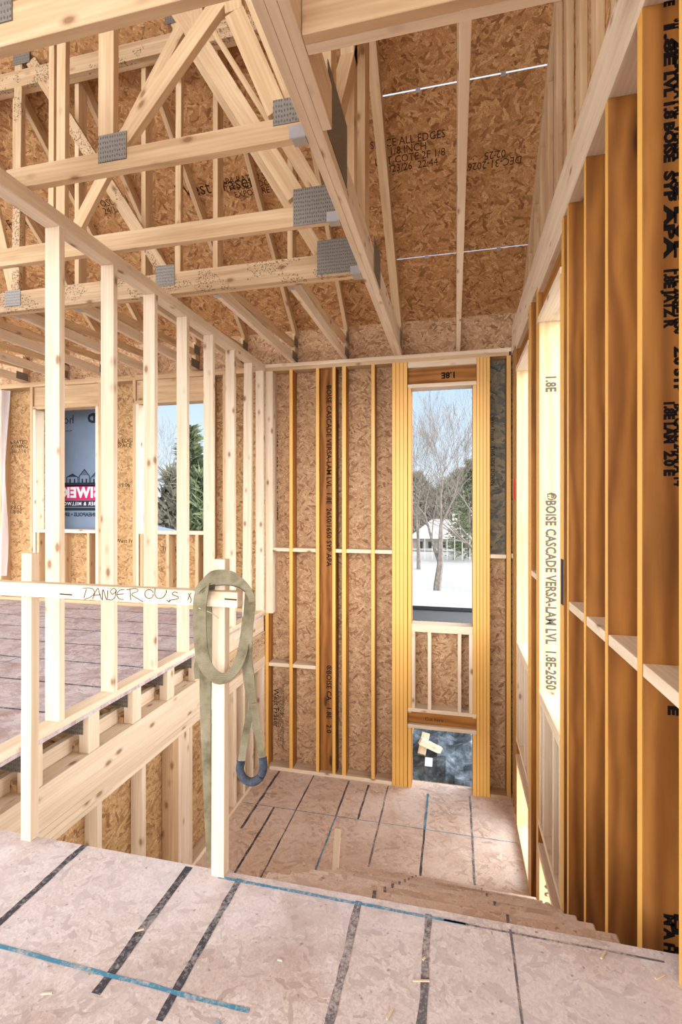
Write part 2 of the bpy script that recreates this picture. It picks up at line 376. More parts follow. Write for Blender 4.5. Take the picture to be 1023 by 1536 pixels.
# ------------------------------------------------------------------ setting: walls
W1 = (-.4265, .172); W2 = (-4.99, -4.14); W3 = (-3.557, -2.72)
UZ0, UZ1 = H-1.19, H+1.19            # the tall upper opening (stair windows)
LZ1 = H-2.24                         # head of the low opening
RZ0, RZ1 = H-.285, H+1.18            # left room windows
YS = YB+SD
wb = sheet('wall_back', 'Y', YS, .012, (-7.2, XR+SD+.012), (ZL-.3, DECKZ), [(W1[0], W1[1], UZ0, UZ1), (W1[0], W1[1], ZL, LZ1), (W2[0], W2[1], RZ0, RZ1), (W3[0], W3[1], RZ0, RZ1)], 'osb_wall')
tag(wb, 'strand board sheathing of the back wall', 'wall', kind='structure')
wl = sheet('wall_back_left_lining', 'Y', YS-.004, .003, (-7.2, XL-.1), (0, ZT), [(W2[0]-.03, W2[1]+.03, RZ0-.03, RZ1+.03), (W3[0]-.03, W3[1]+.03, RZ0-.03, RZ1+.03)], 'osb_warm')
tag(wl, 'warm toned strand board behind the left room studs', 'wall', kind='structure')
wp = sheet('wall_back_patch', 'Y', YS-.004, .003, (.34, .5), (H-.5, ZP), [], 'osb_blue'); tag(wp, 'dark blue grey strand board strip right of the tall window', 'wall', kind='structure')
R1 = (3.867, 4.55); R2 = (2.73, 3.374)
wr = sheet('wall_right', 'X', XR+SD, .012, (-3.3, YS+.012), (ZL-.3, ZT), [(R[0], R[1], a, b) for R in (R1, R2) for a, b in ((UZ0, UZ1), (ZL, LZ1))] + [(-1.4, -.35, .25, H+1.19)], 'osb_wall')  # last opening is unseen, added to let light in from the right
tag(wr, 'strand board sheathing of the right wall', 'wall', kind='structure')
YT = .6; g0 = XR+SD
YR = -6.0
ZR = deckz(YT) - 1.2
gy = [(YR, ZT), (DECKY, ZT), (DECKY, DECKZ), (YT, deckz(YT)), (YR, ZR)]
nv = len(gy)
gw = mesh_obj('wall_right_gable', [(y, z, 0) for y, z in gy]+[(y, z, .012) for y, z in gy], [tuple(range(nv)), tuple(range(2*nv-1, nv-1, -1))]+[(i, (i+1) % nv, (i+1) % nv+nv, i+nv) for i in range(nv)], M['osb_deck'], None,
              Matrix(((0, 0, 1, g0), (1, 0, 0, 0), (0, 1, 0, 0), (0, 0, 0, 1))))
tag(gw, 'strand board gable above the right wall', 'wall', kind='structure')
lw = sheet('wall_stairwell', 'X', XL-.105, .012, (1.45, YB), (ZL-.3, -.56), [], 'osb_warm'); tag(lw, 'warm strand board behind the studs of the lower stairwell wall', 'wall', kind='structure')
# roof deck in rows with light gaps
rows = [(5.5, 4.624), (4.616, 3.687), (3.679, 2.75), (2.742, 1.81), (1.802, YT)]
nrm = Vector((0, PIT, 1)).normalized(); sl = Vector((0, -1, PIT)).normalized()
for k, (ya, yb) in enumerate(rows):
    n = 0; x = g0+.1
    L = (ya-yb)*math.sqrt(1+PIT*PIT)
    a = Vector(((x-7.4)/2, (ya+yb)/2, deckz((ya+yb)/2)))+nrm*.006
    for xa, xb, ex, side in ((-.62, g0+.1, 0, 'over the stairs'), (-7.4, -.62, .0085, 'over the left room')):
        yc = yb-ex/1.0; L = (ya-yc)*math.sqrt(1+PIT*PIT)
        a = Vector(((xa+xb)/2, (ya+yc)/2, deckz((ya+yc)/2)))+nrm*.006
        o = obb('ceiling', a, EX, sl, EX.cross(sl), xb-xa, L, .012, 'osb_deck', None, 0)
        tag(o, 'strand board roof deck course %s, %s up from the eave' % (side, ORD[k]), 'roof deck', kind='structure')
ty = [YT, YR]
tz = [deckz(YT), ZR]
o = obb('ceiling_sky_block', Vector(((g0+.1-7.4)/2, (ty[0]+ty[1])/2, (tz[0]+tz[1])/2+.01)), EX, Vector((0, ty[1]-ty[0], tz[1]-tz[0])).normalized(), EX.cross(Vector((0, ty[1]-ty[0], tz[1]-tz[0])).normalized()), g0+7.5, math.hypot(ty[1]-ty[0], tz[1]-tz[0]), .012, 'osb_deck', None, 0)  # unseen slope, added to block sky and pitched to let light onto the deck
tag(o, 'added roof slope behind the viewpoint, shaped for the light', 'roof deck', kind='structure')
ci = 0
for yg, us in ((3.683, (627, 755)), (4.62, (640, 748))):
    for u in us:
        v0 = 120
        x = PY(u, 124 if yg < 4 else 380, yg).x
        c = obb('panel_clip', Vector((x, yg, deckz(yg)-.004)), EX, sl, EX.cross(sl), .035, .03, .006, 'galv')
        tag(c, 'small steel panel clip in the %s bright roof deck gap, %s one' % ('upper' if yg < 4 else 'lower', 'left' if us.index(u) == 0 else 'right'), 'clip', 'clips in the roof deck gaps')
# ------------------------------------------------------------------ plates
def T(o, label, cat, group=None): return tag(o, label, cat, group)
SP = 'spruce'
pl = empty('top_plate', (XL-.045, 1.0, ZP), 'pale double top plate running along the left partition', 'top plate')
ab('lower_plate', (XL-.089, XL), (-.4, YB), (ZP, ZP+.038), SP, pl); ab('upper_plate', (XL-.089, XL), (-.4, YB+.06), (ZP+.038, ZT), SP, pl)
T(ab('sole_plate', (XL-.089, XL), (.9, YB), (.0, .038), SP), 'pale sole plate under the left partition studs', 'sole plate')
pb = empty('top_plate', (-1, YB, ZP), 'pale double top plate across the back stair wall', 'top plate')
ab('lower_plate', (XL+.001, XR-.02), (YB, YS-.001), (ZP, ZP+.038), 'spruce_roof', pb); ab('upper_plate', (XL+.001, XR-.001), (YB, YS-.001), (ZP+.038, ZT), SP, pb)
pc = empty('top_plate', (-5, YB, ZP), 'tan double top plate across the far wall of the left room', 'top plate')
ab('lower_plate', (-7.0, XL-.09), (YB, YS-.005), (ZP, ZP+.038), 'spruce_warm', pc); ab('upper_plate', (-7.0, XL-.09), (YB+.061, YS-.005), (ZP+.038, ZT), 'spruce_warm', pc)
pr = empty('top_plate', (XR, 2, ZP), 'pale double top plate sloping up the right edge above the orange studs', 'top plate')
ab('lower_plate', (XR, XR+SD-.001), (-.2, YB), (ZP, ZP+.038), SP, pr); ab('upper_plate', (XR, XR+SD-.001), (-.2, YB), (ZP+.038, ZT), SP, pr)
T(ab('ledger_board', (XR+.002, XR+.04), (-.2, YB-.02), (ZT+.002, ZT+.19), SP), 'pale ledger board on edge on top of the right wall plate', 'ledger board')
# ------------------------------------------------------------------ left partition studs
ys = [2.14+.414*i for i in range(6)]
for i, y in enumerate(ys):
    T(ab('partition_stud', (XL-.089, XL), (y, y+.038), (.038, ZP), SP), 'pale spruce partition stud on the left, %s from the front' % ORD[i], 'stud', 'left partition studs')
st = T(stick('partition_stud', (XL-.055, 4.62, .038), (XL-.045, 4.64, ZP-.002), EX, .089, .038, SP), 'slightly leaning partition stud, second to last before the back corner', 'stud', 'left partition studs')
T(ab('partition_stud', (XL-.089, XL), (4.92, 4.958), (.038, ZP), SP), 'partition stud right in the corner at the back wall', 'stud', 'left partition studs')
# ------------------------------------------------------------------ rim under the partition
for i, y in enumerate((1.55, 1.955, 2.355, 2.741, 3.13, 3.52, 3.92)):
    t = empty('floor_truss', (-2.6, y+.04, -.255), 'wooden floor truss end under the left room floor, %s from the front' % ORD[i], 'floor truss', 'floor trusses under the left room')
    ab('top_chord', (-3.6, XL-.075), (y, y+.086), (-.06, -.022), 'spruce_warm', t); ab('bottom_chord', (-3.6, XL-.075), (y, y+.086), (-.235, -.197), 'spruce_warm', t)
    ab('end_post', (XL-.07, XL-.004), (y, y+.086), (-.234, -.022), SP, t)
    stick('web', (XL-.1, y+.043, -.2), (XL-.7, y+.043, -.06), EY, .086, .036, 'spruce_warm', t)
    ab('gusset_plate', (XL-.19, XL-.04), (y-.003, y-.001), (-.13, -.024), 'gusset', t, 0)
T(ab('ribbon_board', (XL-.15, XL-.112), (1.45, 4.3), (-.233, -.145), SP), 'pale ribbon board behind the floor truss ends', 'board')
T(ab('rim_joist', (-2.3, -2.26), (1.45, 4.9), (-.235, -.022), 'spruce_warm'), 'shadowed rim board deep behind the floor trusses', 'board')
T(ab('header_beam', (XL-.04, XL), (1.45, 3.74), (-.455, -.2355), SP), 'wide pale header beam below the floor truss ends', 'beam')
T(ab('beam_cap', (XL-.2, XL-.041), (1.45, 4.96), (-.274, -.236), SP), 'flat pale cap board carrying the floor truss ends', 'board')
T(ab('header_beam', (XL-.04, XL-.001), (3.745, 4.96), (-.455, -.19), 'spruce_stain'), 'stained short header beam beside the back corner', 'beam')
T(ab('rim_joist', (XL-.05, XL-.012), (4.02, 4.96), (-.188, -.022), SP), 'pale rim board under the partition next to the back corner', 'board')
pd = empty('top_plate', (XL-.05, 3, -.53), 'double top plate of the lower stairwell wall, under the header beam', 'top plate')
ab('upper_plate', (XL-.089, XL), (1.45, YB), (-.493, -.456), SP, pd); ab('lower_plate', (XL-.089, XL), (1.45, YB), (-.531, -.494), SP, pd)
ab('shim_plate', (XL-.089, XL), (1.45, YB), (-.56, -.532), SP, pd)
for i, (y, w, m) in enumerate(((2.03, .038, SP), (2.42, .038, SP), (2.836, .038, SP), (3.19, .076, 'spruce_warm'), (3.268, .15, SP), (3.42, .045, SP), (4.2, .06, SP), (4.42, .038, SP), (4.62, .038, SP), (4.9, .06, SP))):
    T(ab('stairwell_stud', (XL-.09, XL-.0005), (y, y+w), (ZL+.04, -.561), m), 'pale stud of the lower stairwell wall below the header, %s from the front' % ORD[i], 'stud', 'lower stairwell studs')
T(ab('sole_plate', (XL-.09, XL), (1.45, YB), (ZL, ZL+.038), SP), 'sole plate of the lower stairwell wall on the landing', 'sole plate')
# ------------------------------------------------------------------ back wall studs (tall, laminated)
Y0 = YB
bs = []
for i, (u, wd, lab) in enumerate(((434, .038, 'nearest the back left corner'), (473.6, .038, 'directly left of the printed flat stud'), (498.3, .036, 'directly right of the printed flat stud'),
                                (512.8, .045, 'second to the right of the printed flat stud'), (556.7, .038, 'just left of the tall window group'))):
    x = XB(u); o = ab('tall_stud', (x, x+wd), (Y0, YS-.005), (ZL+.038, ZP), 'lvl'); bs.append((x, x+wd))
    T(o, 'yellow laminated back wall stud ' + lab, 'stud', 'tall laminated back wall studs')
x0, x1 = bs[1][1]+.001, bs[2][0]-.001
fs = ab('tall_stud', (x0, x1), (Y0+.05, Y0+.09), (ZL+.038, ZP), 'lvl'); T(fs, 'wide flat laminated stud with black printing turned face on to the stairs', 'stud')
xm = (x0+x1)/2+.02
text('printed_lettering', 'BOISE CASCADE VERSA-LAM LVL  1.8E  2650/1650 SYP APA', (xm, Y0+.0485, H+.32), (0, 0, -1), (1, 0, 0), .075, 'ink', fs, .015)
text('printed_lettering', '\u00aeBOISE CA   1.8E   2.0', (xm, Y0+.0485, H-2.05), (0, 0, -1), (1, 0, 0), .075, 'ink', fs, .015)
o = ab('corner_stud', (XL+.002, XL+.04), (Y0, YS-.005), (ZL+.038, -.001), 'lvl'); T(o, 'yellow corner stud below the floor line at the back left corner', 'stud')
o = ab('corner_stud', (XL+.002, XL+.085), (Y0, YS-.005), (.001, ZP), SP); T(o, 'pale corner stud above the floor line at the back left corner', 'stud')
XK = -.622
for k in range(4):
    T(ab('king_stud', (XK+k*.039, XK+k*.039+.0385), (Y0, YS-.005), (ZL+.0, ZP), 'lvl'), 'laminated king stud left of the tall window, %s ply from the left' % ORD[k], 'stud', 'king studs left of the tall window')
for k in range(4):
    T(ab('king_stud', (.2085+k*.032, .2085+k*.032+.0315), (Y0, YS-.005), (ZL+.0, ZP), 'lvl'), 'laminated king stud right of the tall window, %s ply from the left' % ORD[k], 'stud', 'king studs right of the tall window')
T(ab('corner_stud', (XR-.045, XR-.002), (Y0, YS-.005), (ZL+.038, ZP), 'lvl'), 'orange corner stud where the back wall meets the right wall', 'stud')
T(ab('sole_plate', (XL+.05, XK-.002), (Y0, YS-.005), (ZL, ZL+.037), SP), 'sole plate of the back wall on the landing', 'sole plate')
T(ab('sole_plate', (.338, XR), (Y0, YS-.005), (ZL, ZL+.037), 'spruce_warm'), 'short sole plate right of the low window opening', 'sole plate')
# blocking
def block(x0, x1, z, lab): T(ab('fire_block', (x0+.001, x1-.001), (Y0+.0, YS-.005), (z-.019, z+.019), SP), lab, 'blocking', 'back wall blocking')
zb = H-.47
block(XL+.086, bs[0][0], zb, 'upper row block in the back left corner bay'); block(bs[0][1], bs[1][0], zb, 'upper row block between first and second yellow studs')
block(bs[2][1], bs[3][0], zb, 'short upper row block right of the printed stud'); block(bs[3][1], bs[4][0], zb, 'upper row block in the widest bay left of the tall window'); block(bs[4][1], XK, zb, 'upper row block touching the tall window king studs')
block(.338, XR-.046, zb-.02, 'block right of the tall window below the dark strip')
block(XL+.041, bs[0][0], zb-1.24, 'lower row block in the back left corner bay'); block(bs[0][1], bs[1][0], zb-1.24, 'lower row block between first and second yellow studs')
# printed stamps on the sheathing
text('printed_lettering', 'West Fraser', (XB(414, YS), YS-.002, H-2.02), (0, 0, -1), (1, 0, 0), .085, 'ink_brown', wb, .01, 'LEFT')
text('printed_lettering', 'APA RATED SHEATHING 24/16  EXPOSURE 1\nSIZED FOR SPACING  PS 2-18  TRUS 000\nTHIS SIDE DOWN  PRP-108 HUD-UM-40', (XB(421, YS), YS-.002, H-2.3), (0, 0, -1), (1, 0, 0), .034, 'ink_brown', wb, 0)
text('printed_lettering', '-15/32-   5024    APA  -SIZED', (XB(413, YS), YS-.002, H+.35), (0, 0, -1), (1, 0, 0), .085, 'ink_brown', wb, .005)
text('printed_lettering', 'West Fraser   THIS SIDE DOWN', (.37, YS-.0055, H+.55), (0, 0, -1), (1, 0, 0), .05, 'ink', wp, .0)
for x, z, b in ((XB(24, YS), H+.75, 'APA RATED\nSHEATHING\n24/16  7/16'), (XB(24, YS), H-.05, 'SPACE\n1/8 IN'), (XB(187, YS), H+.75, 'ALL EDGES\nSPACE'), (XB(187, YS), H-.42, 'West Fr'), (XB(260, YS), H-.5, 'THIS SIDE'), (XB(187, YS), H+.25, '19:06')):
    text('printed_lettering', b, (x, YS-.0055, z), (1, 0, 0), (0, 0, 1), .07, 'ink_brown', wl, .005)
# ------------------------------------------------------------------ window framing
def stair_window(root, e, base, n, dep, lab):
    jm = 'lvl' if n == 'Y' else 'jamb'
    # parts of the window: header, sill, cripples, low header
    d0, d1 = dep
    def b(name, a, dd, z, mat, par=root):
        return ab(name, a, dd, z, mat, par) if n == 'Y' else ab(name, dd, a, z, mat, par)
    lo, hi = e; J = .036
    for a0, a1 in ((lo-J, lo), (hi, hi+J)):
        for q0, q1 in ((ZL, LZ1), (UZ0-.9, UZ1)):
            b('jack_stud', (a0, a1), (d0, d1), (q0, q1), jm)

    b('head_plate', (lo-J, hi+J), (d0-.006, d1), (UZ1, UZ1+.038), SP)
    hd = b('header', (lo-J, hi+J), (d0+.03, d1), (UZ1+.0385, UZ1+.205), 'lvl')
    b('top_filler', (lo-J, hi+J), (d0-.002, d1), (UZ1+.2055, ZP-.0005), SP)
    b('sill_plate', (lo+.001, hi-.001), (d0-.004, d1), (UZ0-.039, UZ0), SP); b('under_sill', (lo+.001, hi-.001), (d0, d1), (UZ0-.078, UZ0-.0395), SP)
    zc0, zc1 = LZ1+.2, UZ0-.0785
    w = hi-lo
    for q in (.0, .27, .76, .94):
        b('cripple_stud', (lo+.002+q*w, lo+.036+q*w), (d0, d1-.004), (zc0, zc1), SP)
    b('low_top_plate', (lo-J, hi+J), (d0-.002, d1), (LZ1+.163, LZ1+.1995), SP)
    b('low_header', (lo-J, hi+J), (d0+.03, d1), (LZ1+.0375, LZ1+.1625), 'lvl')
    b('low_head_plate', (lo-J, hi+J), (d0-.006, d1), (LZ1, LZ1+.037), SP)
    return hd
w1 = empty('window_1', (-.13, YS, UZ0), lab := 'tall narrow window opening in the back stair wall', 'window', kind='structure')
hd = stair_window(w1, W1, None, 'Y', (YB, YS-.003), lab)
text('printed_lettering', '1.8E', (XB(673), YB+.0285, UZ1+.12), (-1, 0, 0), (0, 0, -1), .085, 'ink', w1, .03)
text('printed_lettering', 'Cut here', (-.2, YB+.0285, LZ1+.09), (1, 0, 0), (0, 0, 1), .05, 'ink_brown', w1, 0)
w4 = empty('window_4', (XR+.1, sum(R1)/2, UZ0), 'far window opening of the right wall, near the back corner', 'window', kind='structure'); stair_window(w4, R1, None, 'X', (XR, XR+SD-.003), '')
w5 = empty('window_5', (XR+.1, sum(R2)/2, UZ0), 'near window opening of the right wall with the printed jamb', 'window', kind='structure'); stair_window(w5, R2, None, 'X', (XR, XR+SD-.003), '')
yj = R2[1]+.0005-.002
for z, b, rt_, up_, sz in ((H-.55, '\u00aeBOISE CASCADE VERSA-LAM LVL  1.8E-2650', (0, 0, -1), (1, 0, 0), .062), (H+.79, '1.8E', (0, 0, -1), (1, 0, 0), .062), (H-2.55, 'SYP  2.0', (0, 0, 1), (-1, 0, 0), .062)):
    o = text('printed_lettering', b, (XR+.068, R2[1]-.0012, z), rt_, up_, sz, 'ink_grey', w5, .035, spacing=1.03)
    for v in o.data.vertices: v.co.y *= 1.4
def room_window(name, e, lab):
    r = empty(name, (sum(e)/2, YS, RZ0), lab, 'window', kind='structure'); lo, hi = e; d = (YB, YS-.006)
    for s in (lo-.04, hi+.001): ab('jack_stud', (s, s+.039), d, (.038, RZ1), SP, r)
    ab('header', (lo-.04, hi+.04), (YB+.02, YS-.006), (RZ1+.0385, ZP-.001), 'spruce_warm', r); ab('head_plate', (lo-.04, hi+.04), d, (RZ1, RZ1+.038), 'spruce_warm', r)
    ab('sill_plate', (lo+.001, hi-.001), d, (RZ0-.038, RZ0), SP, r)
    for q in (.02, .42, .86): ab('cripple_stud', (lo+q*(hi-lo), lo+q*(hi-lo)+.038), d, (.038, RZ0-.0385), 'spruce_warm', r)
    return r
room_window('window_2', W2, 'left window opening of the left room, with the printed wrap outside')
room_window('window_3', W3, 'right window opening of the left room, showing the evergreen')
for i, (x, lab) in enumerate(((W2[0]-.082, 'left of the window with the printed wrap'), (W2[1]+.041, 'right of the window with the printed wrap'), (W3[0]-.08, 'left of the evergreen window'), (W3[1]+.041, 'right of the evergreen window'),
                           (XB(334), 'two bays right of the evergreen window'), (XB(-2), 'at the far left edge of the left room wall'), (XB(-60), 'outside left in the left room wall'))):
    T(ab('room_stud', (x, x+.038), (YB, YS-.006), (.038, ZP), 'spruce_warm'), 'tan left room far wall stud ' + lab, 'stud', 'left room far wall studs')
T(ab('sole_plate', (-7, XL-.09), (YB, YS-.006), (.0, .037), 'spruce_warm'), 'sole plate along the far wall of the left room', 'sole plate')
# film in left corner
fv = []; ff = []
for i in range(7):
    for j in range(25):
        t = i/6; z = H+1.42-j*.095; x = XB(6)+(XB(19)-XB(6))*t*(1-.012*j); fv.append((x, YB-.06-.03*math.sin(t*5+j*.3), z))
for i in range(6):
    for j in range(24): ff.append((i*25+j, i*25+j+1, (i+1)*25+j+1, (i+1)*25+j))
T(mesh_obj('plastic_sheet', fv, ff, M['film'], smooth=True), 'clear plastic sheet hanging at the far left edge of the left room', 'plastic sheet')
# ------------------------------------------------------------------ right wall studs and blocks
rs = [(1.308, .042), (1.587, .042), (1.915, .036), (2.214, .036), (2.533, .036)]
robj = []
for i, (y, w) in enumerate(rs):
    o = ab('wall_stud', (XR, XR+SD-.001), (y, y+w), (-.9 if y < 1.5 else ZL+.038, ZP), 'lvl'); robj.append(o)
    T(o, 'deep orange laminated stud of the right wall, %s from the viewer' % ORD[i], 'stud', 'right wall laminated studs')
for k in range(2): T(ab('wall_stud', (XR, XR+SD-.001), (2.64+k*.028, 2.6675+k*.028), (ZL+.038, ZP), 'lvl'), 'laminated king stud on the near side of the printed jamb window, %s ply' % ORD[k], 'stud', 'king studs near side of the printed window')
for k in range(2): T(ab('wall_stud', (XR, XR+SD-.001), (3.412+k*.039, 3.4505+k*.039), (ZL+.038, ZP), 'lvl'), 'laminated king stud behind the printed jamb, %s ply' % ORD[k], 'stud', 'king studs behind the printed jamb')
for k in range(3): T(ab('wall_stud', (XR, XR+SD-.001), (3.714+k*.039, 3.7525+k*.039), (ZL+.038, ZP), 'lvl'), 'laminated king stud before the far right window, %s ply' % ORD[k], 'stud', 'king studs before the far right window')
for k in range(3): T(ab('wall_stud', (XR, XR+SD-.001), (4.59+k*.11, 4.63+k*.11), (ZL+.038, ZP), 'lvl'), 'laminated right wall stud beyond the far window, %s one' % ORD[k], 'stud', 'studs in the back right corner')
zr = H-.478
sg = [(rs[0][0]-.3, rs[0][0]), (rs[0][0]+.042, rs[1][0]), (rs[1][0]+.042, rs[2][0]), (rs[2][0]+.036, rs[3][0]), (rs[3][0]+.036, rs[4][0]), (3.49, 3.713), (4.85, YB)]
for i, (a, b) in enumerate(sg[1:]):
    T(ab('fire_block', (XR+.001, XR+SD-.002), (a+.001, b-.001), (zr-.0195, zr+.0195), SP), 'white lit block between the right wall studs, %s from the viewer' % ORD[i], 'blocking', 'right wall blocking')
T(ab('sole_plate', (XR, XR+SD-.001), (2.3, YB), (ZL, ZL+.037), SP), 'sole plate of the right wall at the landing', 'sole plate')
# ink on the second stud's wide face
yf = rs[1][0]-.0006
def vtext(v0, v1, c, body, mirror=False):
    d = -.2267*.6+.974*yf; z0, z1 = H+(HY-v0)*d/F, H+(HY-v1)*d/F
    o = text('printed_lettering', body, (XR+.068+.026*c, yf, (z0+z1)/2), (0, 0, 1 if mirror else -1), (-1 if mirror else 1, 0, 0), .036, 'ink', robj[1], .06)
    w_ = o.dimensions.x or .1; xs = [v.co.x for v in o.data.vertices]; w_ = max(xs)-min(xs)
    k = (z0-z1)/w_
    for v in o.data.vertices: v.co.x *= k
for v0, v1, c, b in ((-20, 8, 0, '1.8E'), (33, 95, 0, '1.8E'), (30, 48, 1, 'SYP'), (62, 120, 1, '2650'), (107, 178, 0, 'LVL 1.8'), (118, 180, 1, 'APA PRL'), (183, 243, 0, 'BOISE'), (188, 242, 1, 'VERSA'), (256, 302, 0, 'SYP'), (258, 300, 1, '1.8E'),
                  (306, 388, 0, 'APA'), (310, 386, 1, 'LVL'), (402, 490, 0, '1.8E JATZ R'), (404, 502, 1, 'LVL 2650-1650'), (520, 590, 1, '2.0 SYP'), (602, 664, 0, '1.8E LAM'), (606, 680, 1, 'BC CALC 24'), (676, 714, 0, '2.0 E'), (680, 730, 1, 'APA 14'), (1042, 1056, .4, 'P'), (1058, 1072, .4, 'E'), (1372, 1430, 0, 'M A H'), (1372, 1430, 1, 'EJ 1')):
    vtext(v0, v1, c, b)
text('printed_lettering', '1.8E 2650 SYP   BOISE CASCADE VERSA-LAM LVL   1.8E', (XR+.115, rs[4][0]-.0006, H+.3), (0, 0, -1), (1, 0, 0), .06, 'ink', robj[4], .03)
T(ab('red_tag', (XR-.006, XR-.002), (4.62, 4.72), (H+.06, H+.25), 'tag'), 'small red tag stuck on the right wall next to the back corner', 'tag')
T(ab('printed_sticker', (XR-.0035, XR-.0005), (2.735-.09, 2.735-.04), (H-.5, H-.27), 'navy'), 'dark sticker on the edge of the near window king stud', 'sticker')
# ------------------------------------------------------------------ stairs
st = empty('staircase', (-.08, 2.3, ZL), 'rough strand board stair flight dropping from the upper floor to the landing', 'staircase')
SX = (-.67, .5); rise, run = .1871, .265
for i in range(1, 9):
    z = -rise*i*(2.846-H)/(rise*9) if False else -(1.685/9)*i; y = YE+run*(i-1)
    ab('tread', SX, (y-(.012 if i > 1 else 0), y+run+.006), (z-.028, z), 'osb_land', st, .006)
    ab('riser', SX, (y-.0005, y+.017), (z+.0005, z+1.685/9-.03), 'osb_floor', st, .001)
    line_on(st, -.274+.02*(i % 3), y+.02, -.274, y+run, z+.0008, .012, 'grey_line')
    if i % 2: line_on(st, .16, y+.03, .17, y+run, z+.0008, .01, 'grey_line')
    line_on(st, SX[0]+.02, y-.004, SX[0]+.35, y-.004, z+.0008, .01, 'blue_line')
ab('riser', SX, (YE+run*8-.0005, YE+run*8+.017), (ZL+.001, ZL+1.685/9-.03), 'osb_floor', st, .001)
for x in (SX[0]+.02, -.1, SX[1]-.06):
    pts = [(YE+.02, -.03)]
    for i in range(1, 9):
        z = -(1.685/9)*i-.0285; pts += [(YE+.019+run*(i-1), z), (YE+run*i-.001, z)]
    pts += [(YE+run*8, ZL+.002), (YE+run*8-.3, ZL+.002), (YE+.02, -.42)]
    n = len(pts); vs = [(x, a, b) for a, b in pts]+[(x+.038, a, b) for a, b in pts]
    mesh_obj('stringer', vs, [tuple(range(n))[::-1], tuple(range(n, 2*n))]+[(i, (i+1) % n, n+(i+1) % n, n+i) for i in range(n)], M['spruce_warm'], st)
T(ab('header_joist', (-1.94, SX[1]), (YE-.041, YE-.003), (-.29, -.021), SP), 'header joist under the edge of the upper floor', 'beam')
p = PZ(503, 1305, ZL)
sk = stick('scrap_stake', (p.x, p.y, ZL+.001), (p.x+.008, p.y+.05, ZL+.30), EX, .048, .03, SP); T(sk, 'short scrap stake standing on the landing behind the stair nosings', 'stake')
# ------------------------------------------------------------------ guard rail
yr = 1.40
def postat(u0, u1, top, lab):
    a = PY(u0, 1000, YE-.03).x; b = PY(u1, 1000, YE-.03).x
    o = stick('guard_post', ((a+b)/2, YE-.012, .0005), ((a+b)/2+.004, YE-.012, PY(u0, top, YE-.012).z), EX, b-a, .036, SP); T(o, lab, 'post'); return a, b
postat(30.5, 45.5, 829, 'square guard post at the left edge of the upper floor')
postat(316.5, 335.5, 838, 'square guard post carrying the green sling')
zr0, zr1 = H-.309, H-.262
rail = stick('guard_rail', (-3.0, yr-.012, (zr0+zr1)/2+.006), (PY(356, 900, 1.368).x, yr-.012, (zr0+zr1)/2), EZ, .047, .04, SP); T(rail, 'pale guard rail with the handwritten word DANGEROUS', 'rail')
def o5(p): return (p[0]/4.65, 860+p[1]/4.65)
def o6(p): return (200+p[0]/4.65, 820+p[1]/4.65)
S5 = [[(578, 103), (640, 105), (658, 135), (632, 165), (588, 182)], [(602, 110), (585, 172)], [(645, 180), (680, 105), (694, 140), (708, 182)], [(652, 155), (702, 148)], [(714, 188), (718, 112), (745, 186), (752, 118)],
      [(810, 118), (792, 105), (770, 125), (785, 146), (806, 130), (810, 118), (802, 165), (778, 186), (752, 182)], [(868, 112), (832, 120), (815, 150), (833, 178), (862, 182)], [(820, 147), (862, 143)], [(906, 112), (912, 186)], [(884, 114), (945, 106), (962, 125), (918, 148), (998, 198)]]
S6 = [[(110+30*math.cos(a), 330+31*math.sin(a)) for a in [k*.55 for k in range(12)]], [(152, 292), (150, 335), (172, 360), (206, 355), (228, 325), (230, 302)], [(310, 322), (286, 316), (272, 332), (312, 350), (306, 364), (252, 374)], [(232, 372), (246, 382), (258, 376), (246, 388)],
      [(384, 324), (404, 372), (394, 392)], [(402, 322), (388, 348), (380, 372)]]
bm = bmesh.new()
yface = yr-.012-.0205
for S, fn in ((S5, o5), (S6, o6)):
    for s in S:
        pp = [PY(*fn(q), yface) for q in s]
        tube(bm, cat_rom(pp, 5), .0013, 5)
from_bm('handwritten_word', bm, M['ink_brown'], rail)
for u, v in ((98, 891.5), (345, 899)):
    a, b = PY(u-8, v-.6, yface), PY(u+10, v+.8, yface); bm = bmesh.new(); tube(bm, [a, b], .0022, 5); from_bm('driven_nail', bm, M['ink_brown'], rail)
# ------------------------------------------------------------------ sling
sg_ = empty('lifting_sling', (-.74, YE-.03, .5), 'faded green webbing sling draped over the corner guard post', 'sling')
Yf = 1.345
def q(u, v, Y=Yf): return PY(u, v, Y)
# loop over the post: left leg, bottom of the loop, right leg
loop = [q(322, 879, 1.40), q(306, 883, 1.362), q(300, 905), q(300, 945), q(304, 985), q(315, 1008), q(332, 1018), q(350, 1008, 1.36), q(362, 984, 1.39), q(369, 950, 1.42), q(372, 925, 1.44)]
wdl = [(.3, .5, .6), (1, .1, .5), (1, 0, 0), (1, .05, .0), (.97, .2, .2), (.6, .5, .6), (.05, .75, .6), (-.5, .75, .5), (-.85, .6, .35), (-.95, .4, .1), (-1, .2, 0)]
ribbon('strap_loop', loop, wdl, [.022, .046, .044, .042, .04, .037, .036, .04, .042, .042, .04], .004, 'strap', sg_, 10)
cap = [q(294, 889, 1.352), q(301, 880, 1.36), q(311, 872, 1.37), q(321, 866.5, 1.38), q(332, 866, 1.386), q(344, 867, 1.386), q(357, 873, 1.38), q(369, 882, 1.372), q(376, 893, 1.37), q(378, 903, 1.37)]
ribbon('strap_crown', cap, [(-.75, .3, .5), (-.5, .5, .75), (-.25, .4, .9), (0, .35, 1), (0, .3, 1), (.1, .3, 1), (.3, .3, .95), (.55, .3, .8), (.8, .3, .4), (1, .2, .2)], [.022, .026, .034, .044, .047, .045, .034, .024, .02, .02], .004, 'strap', sg_, 8)
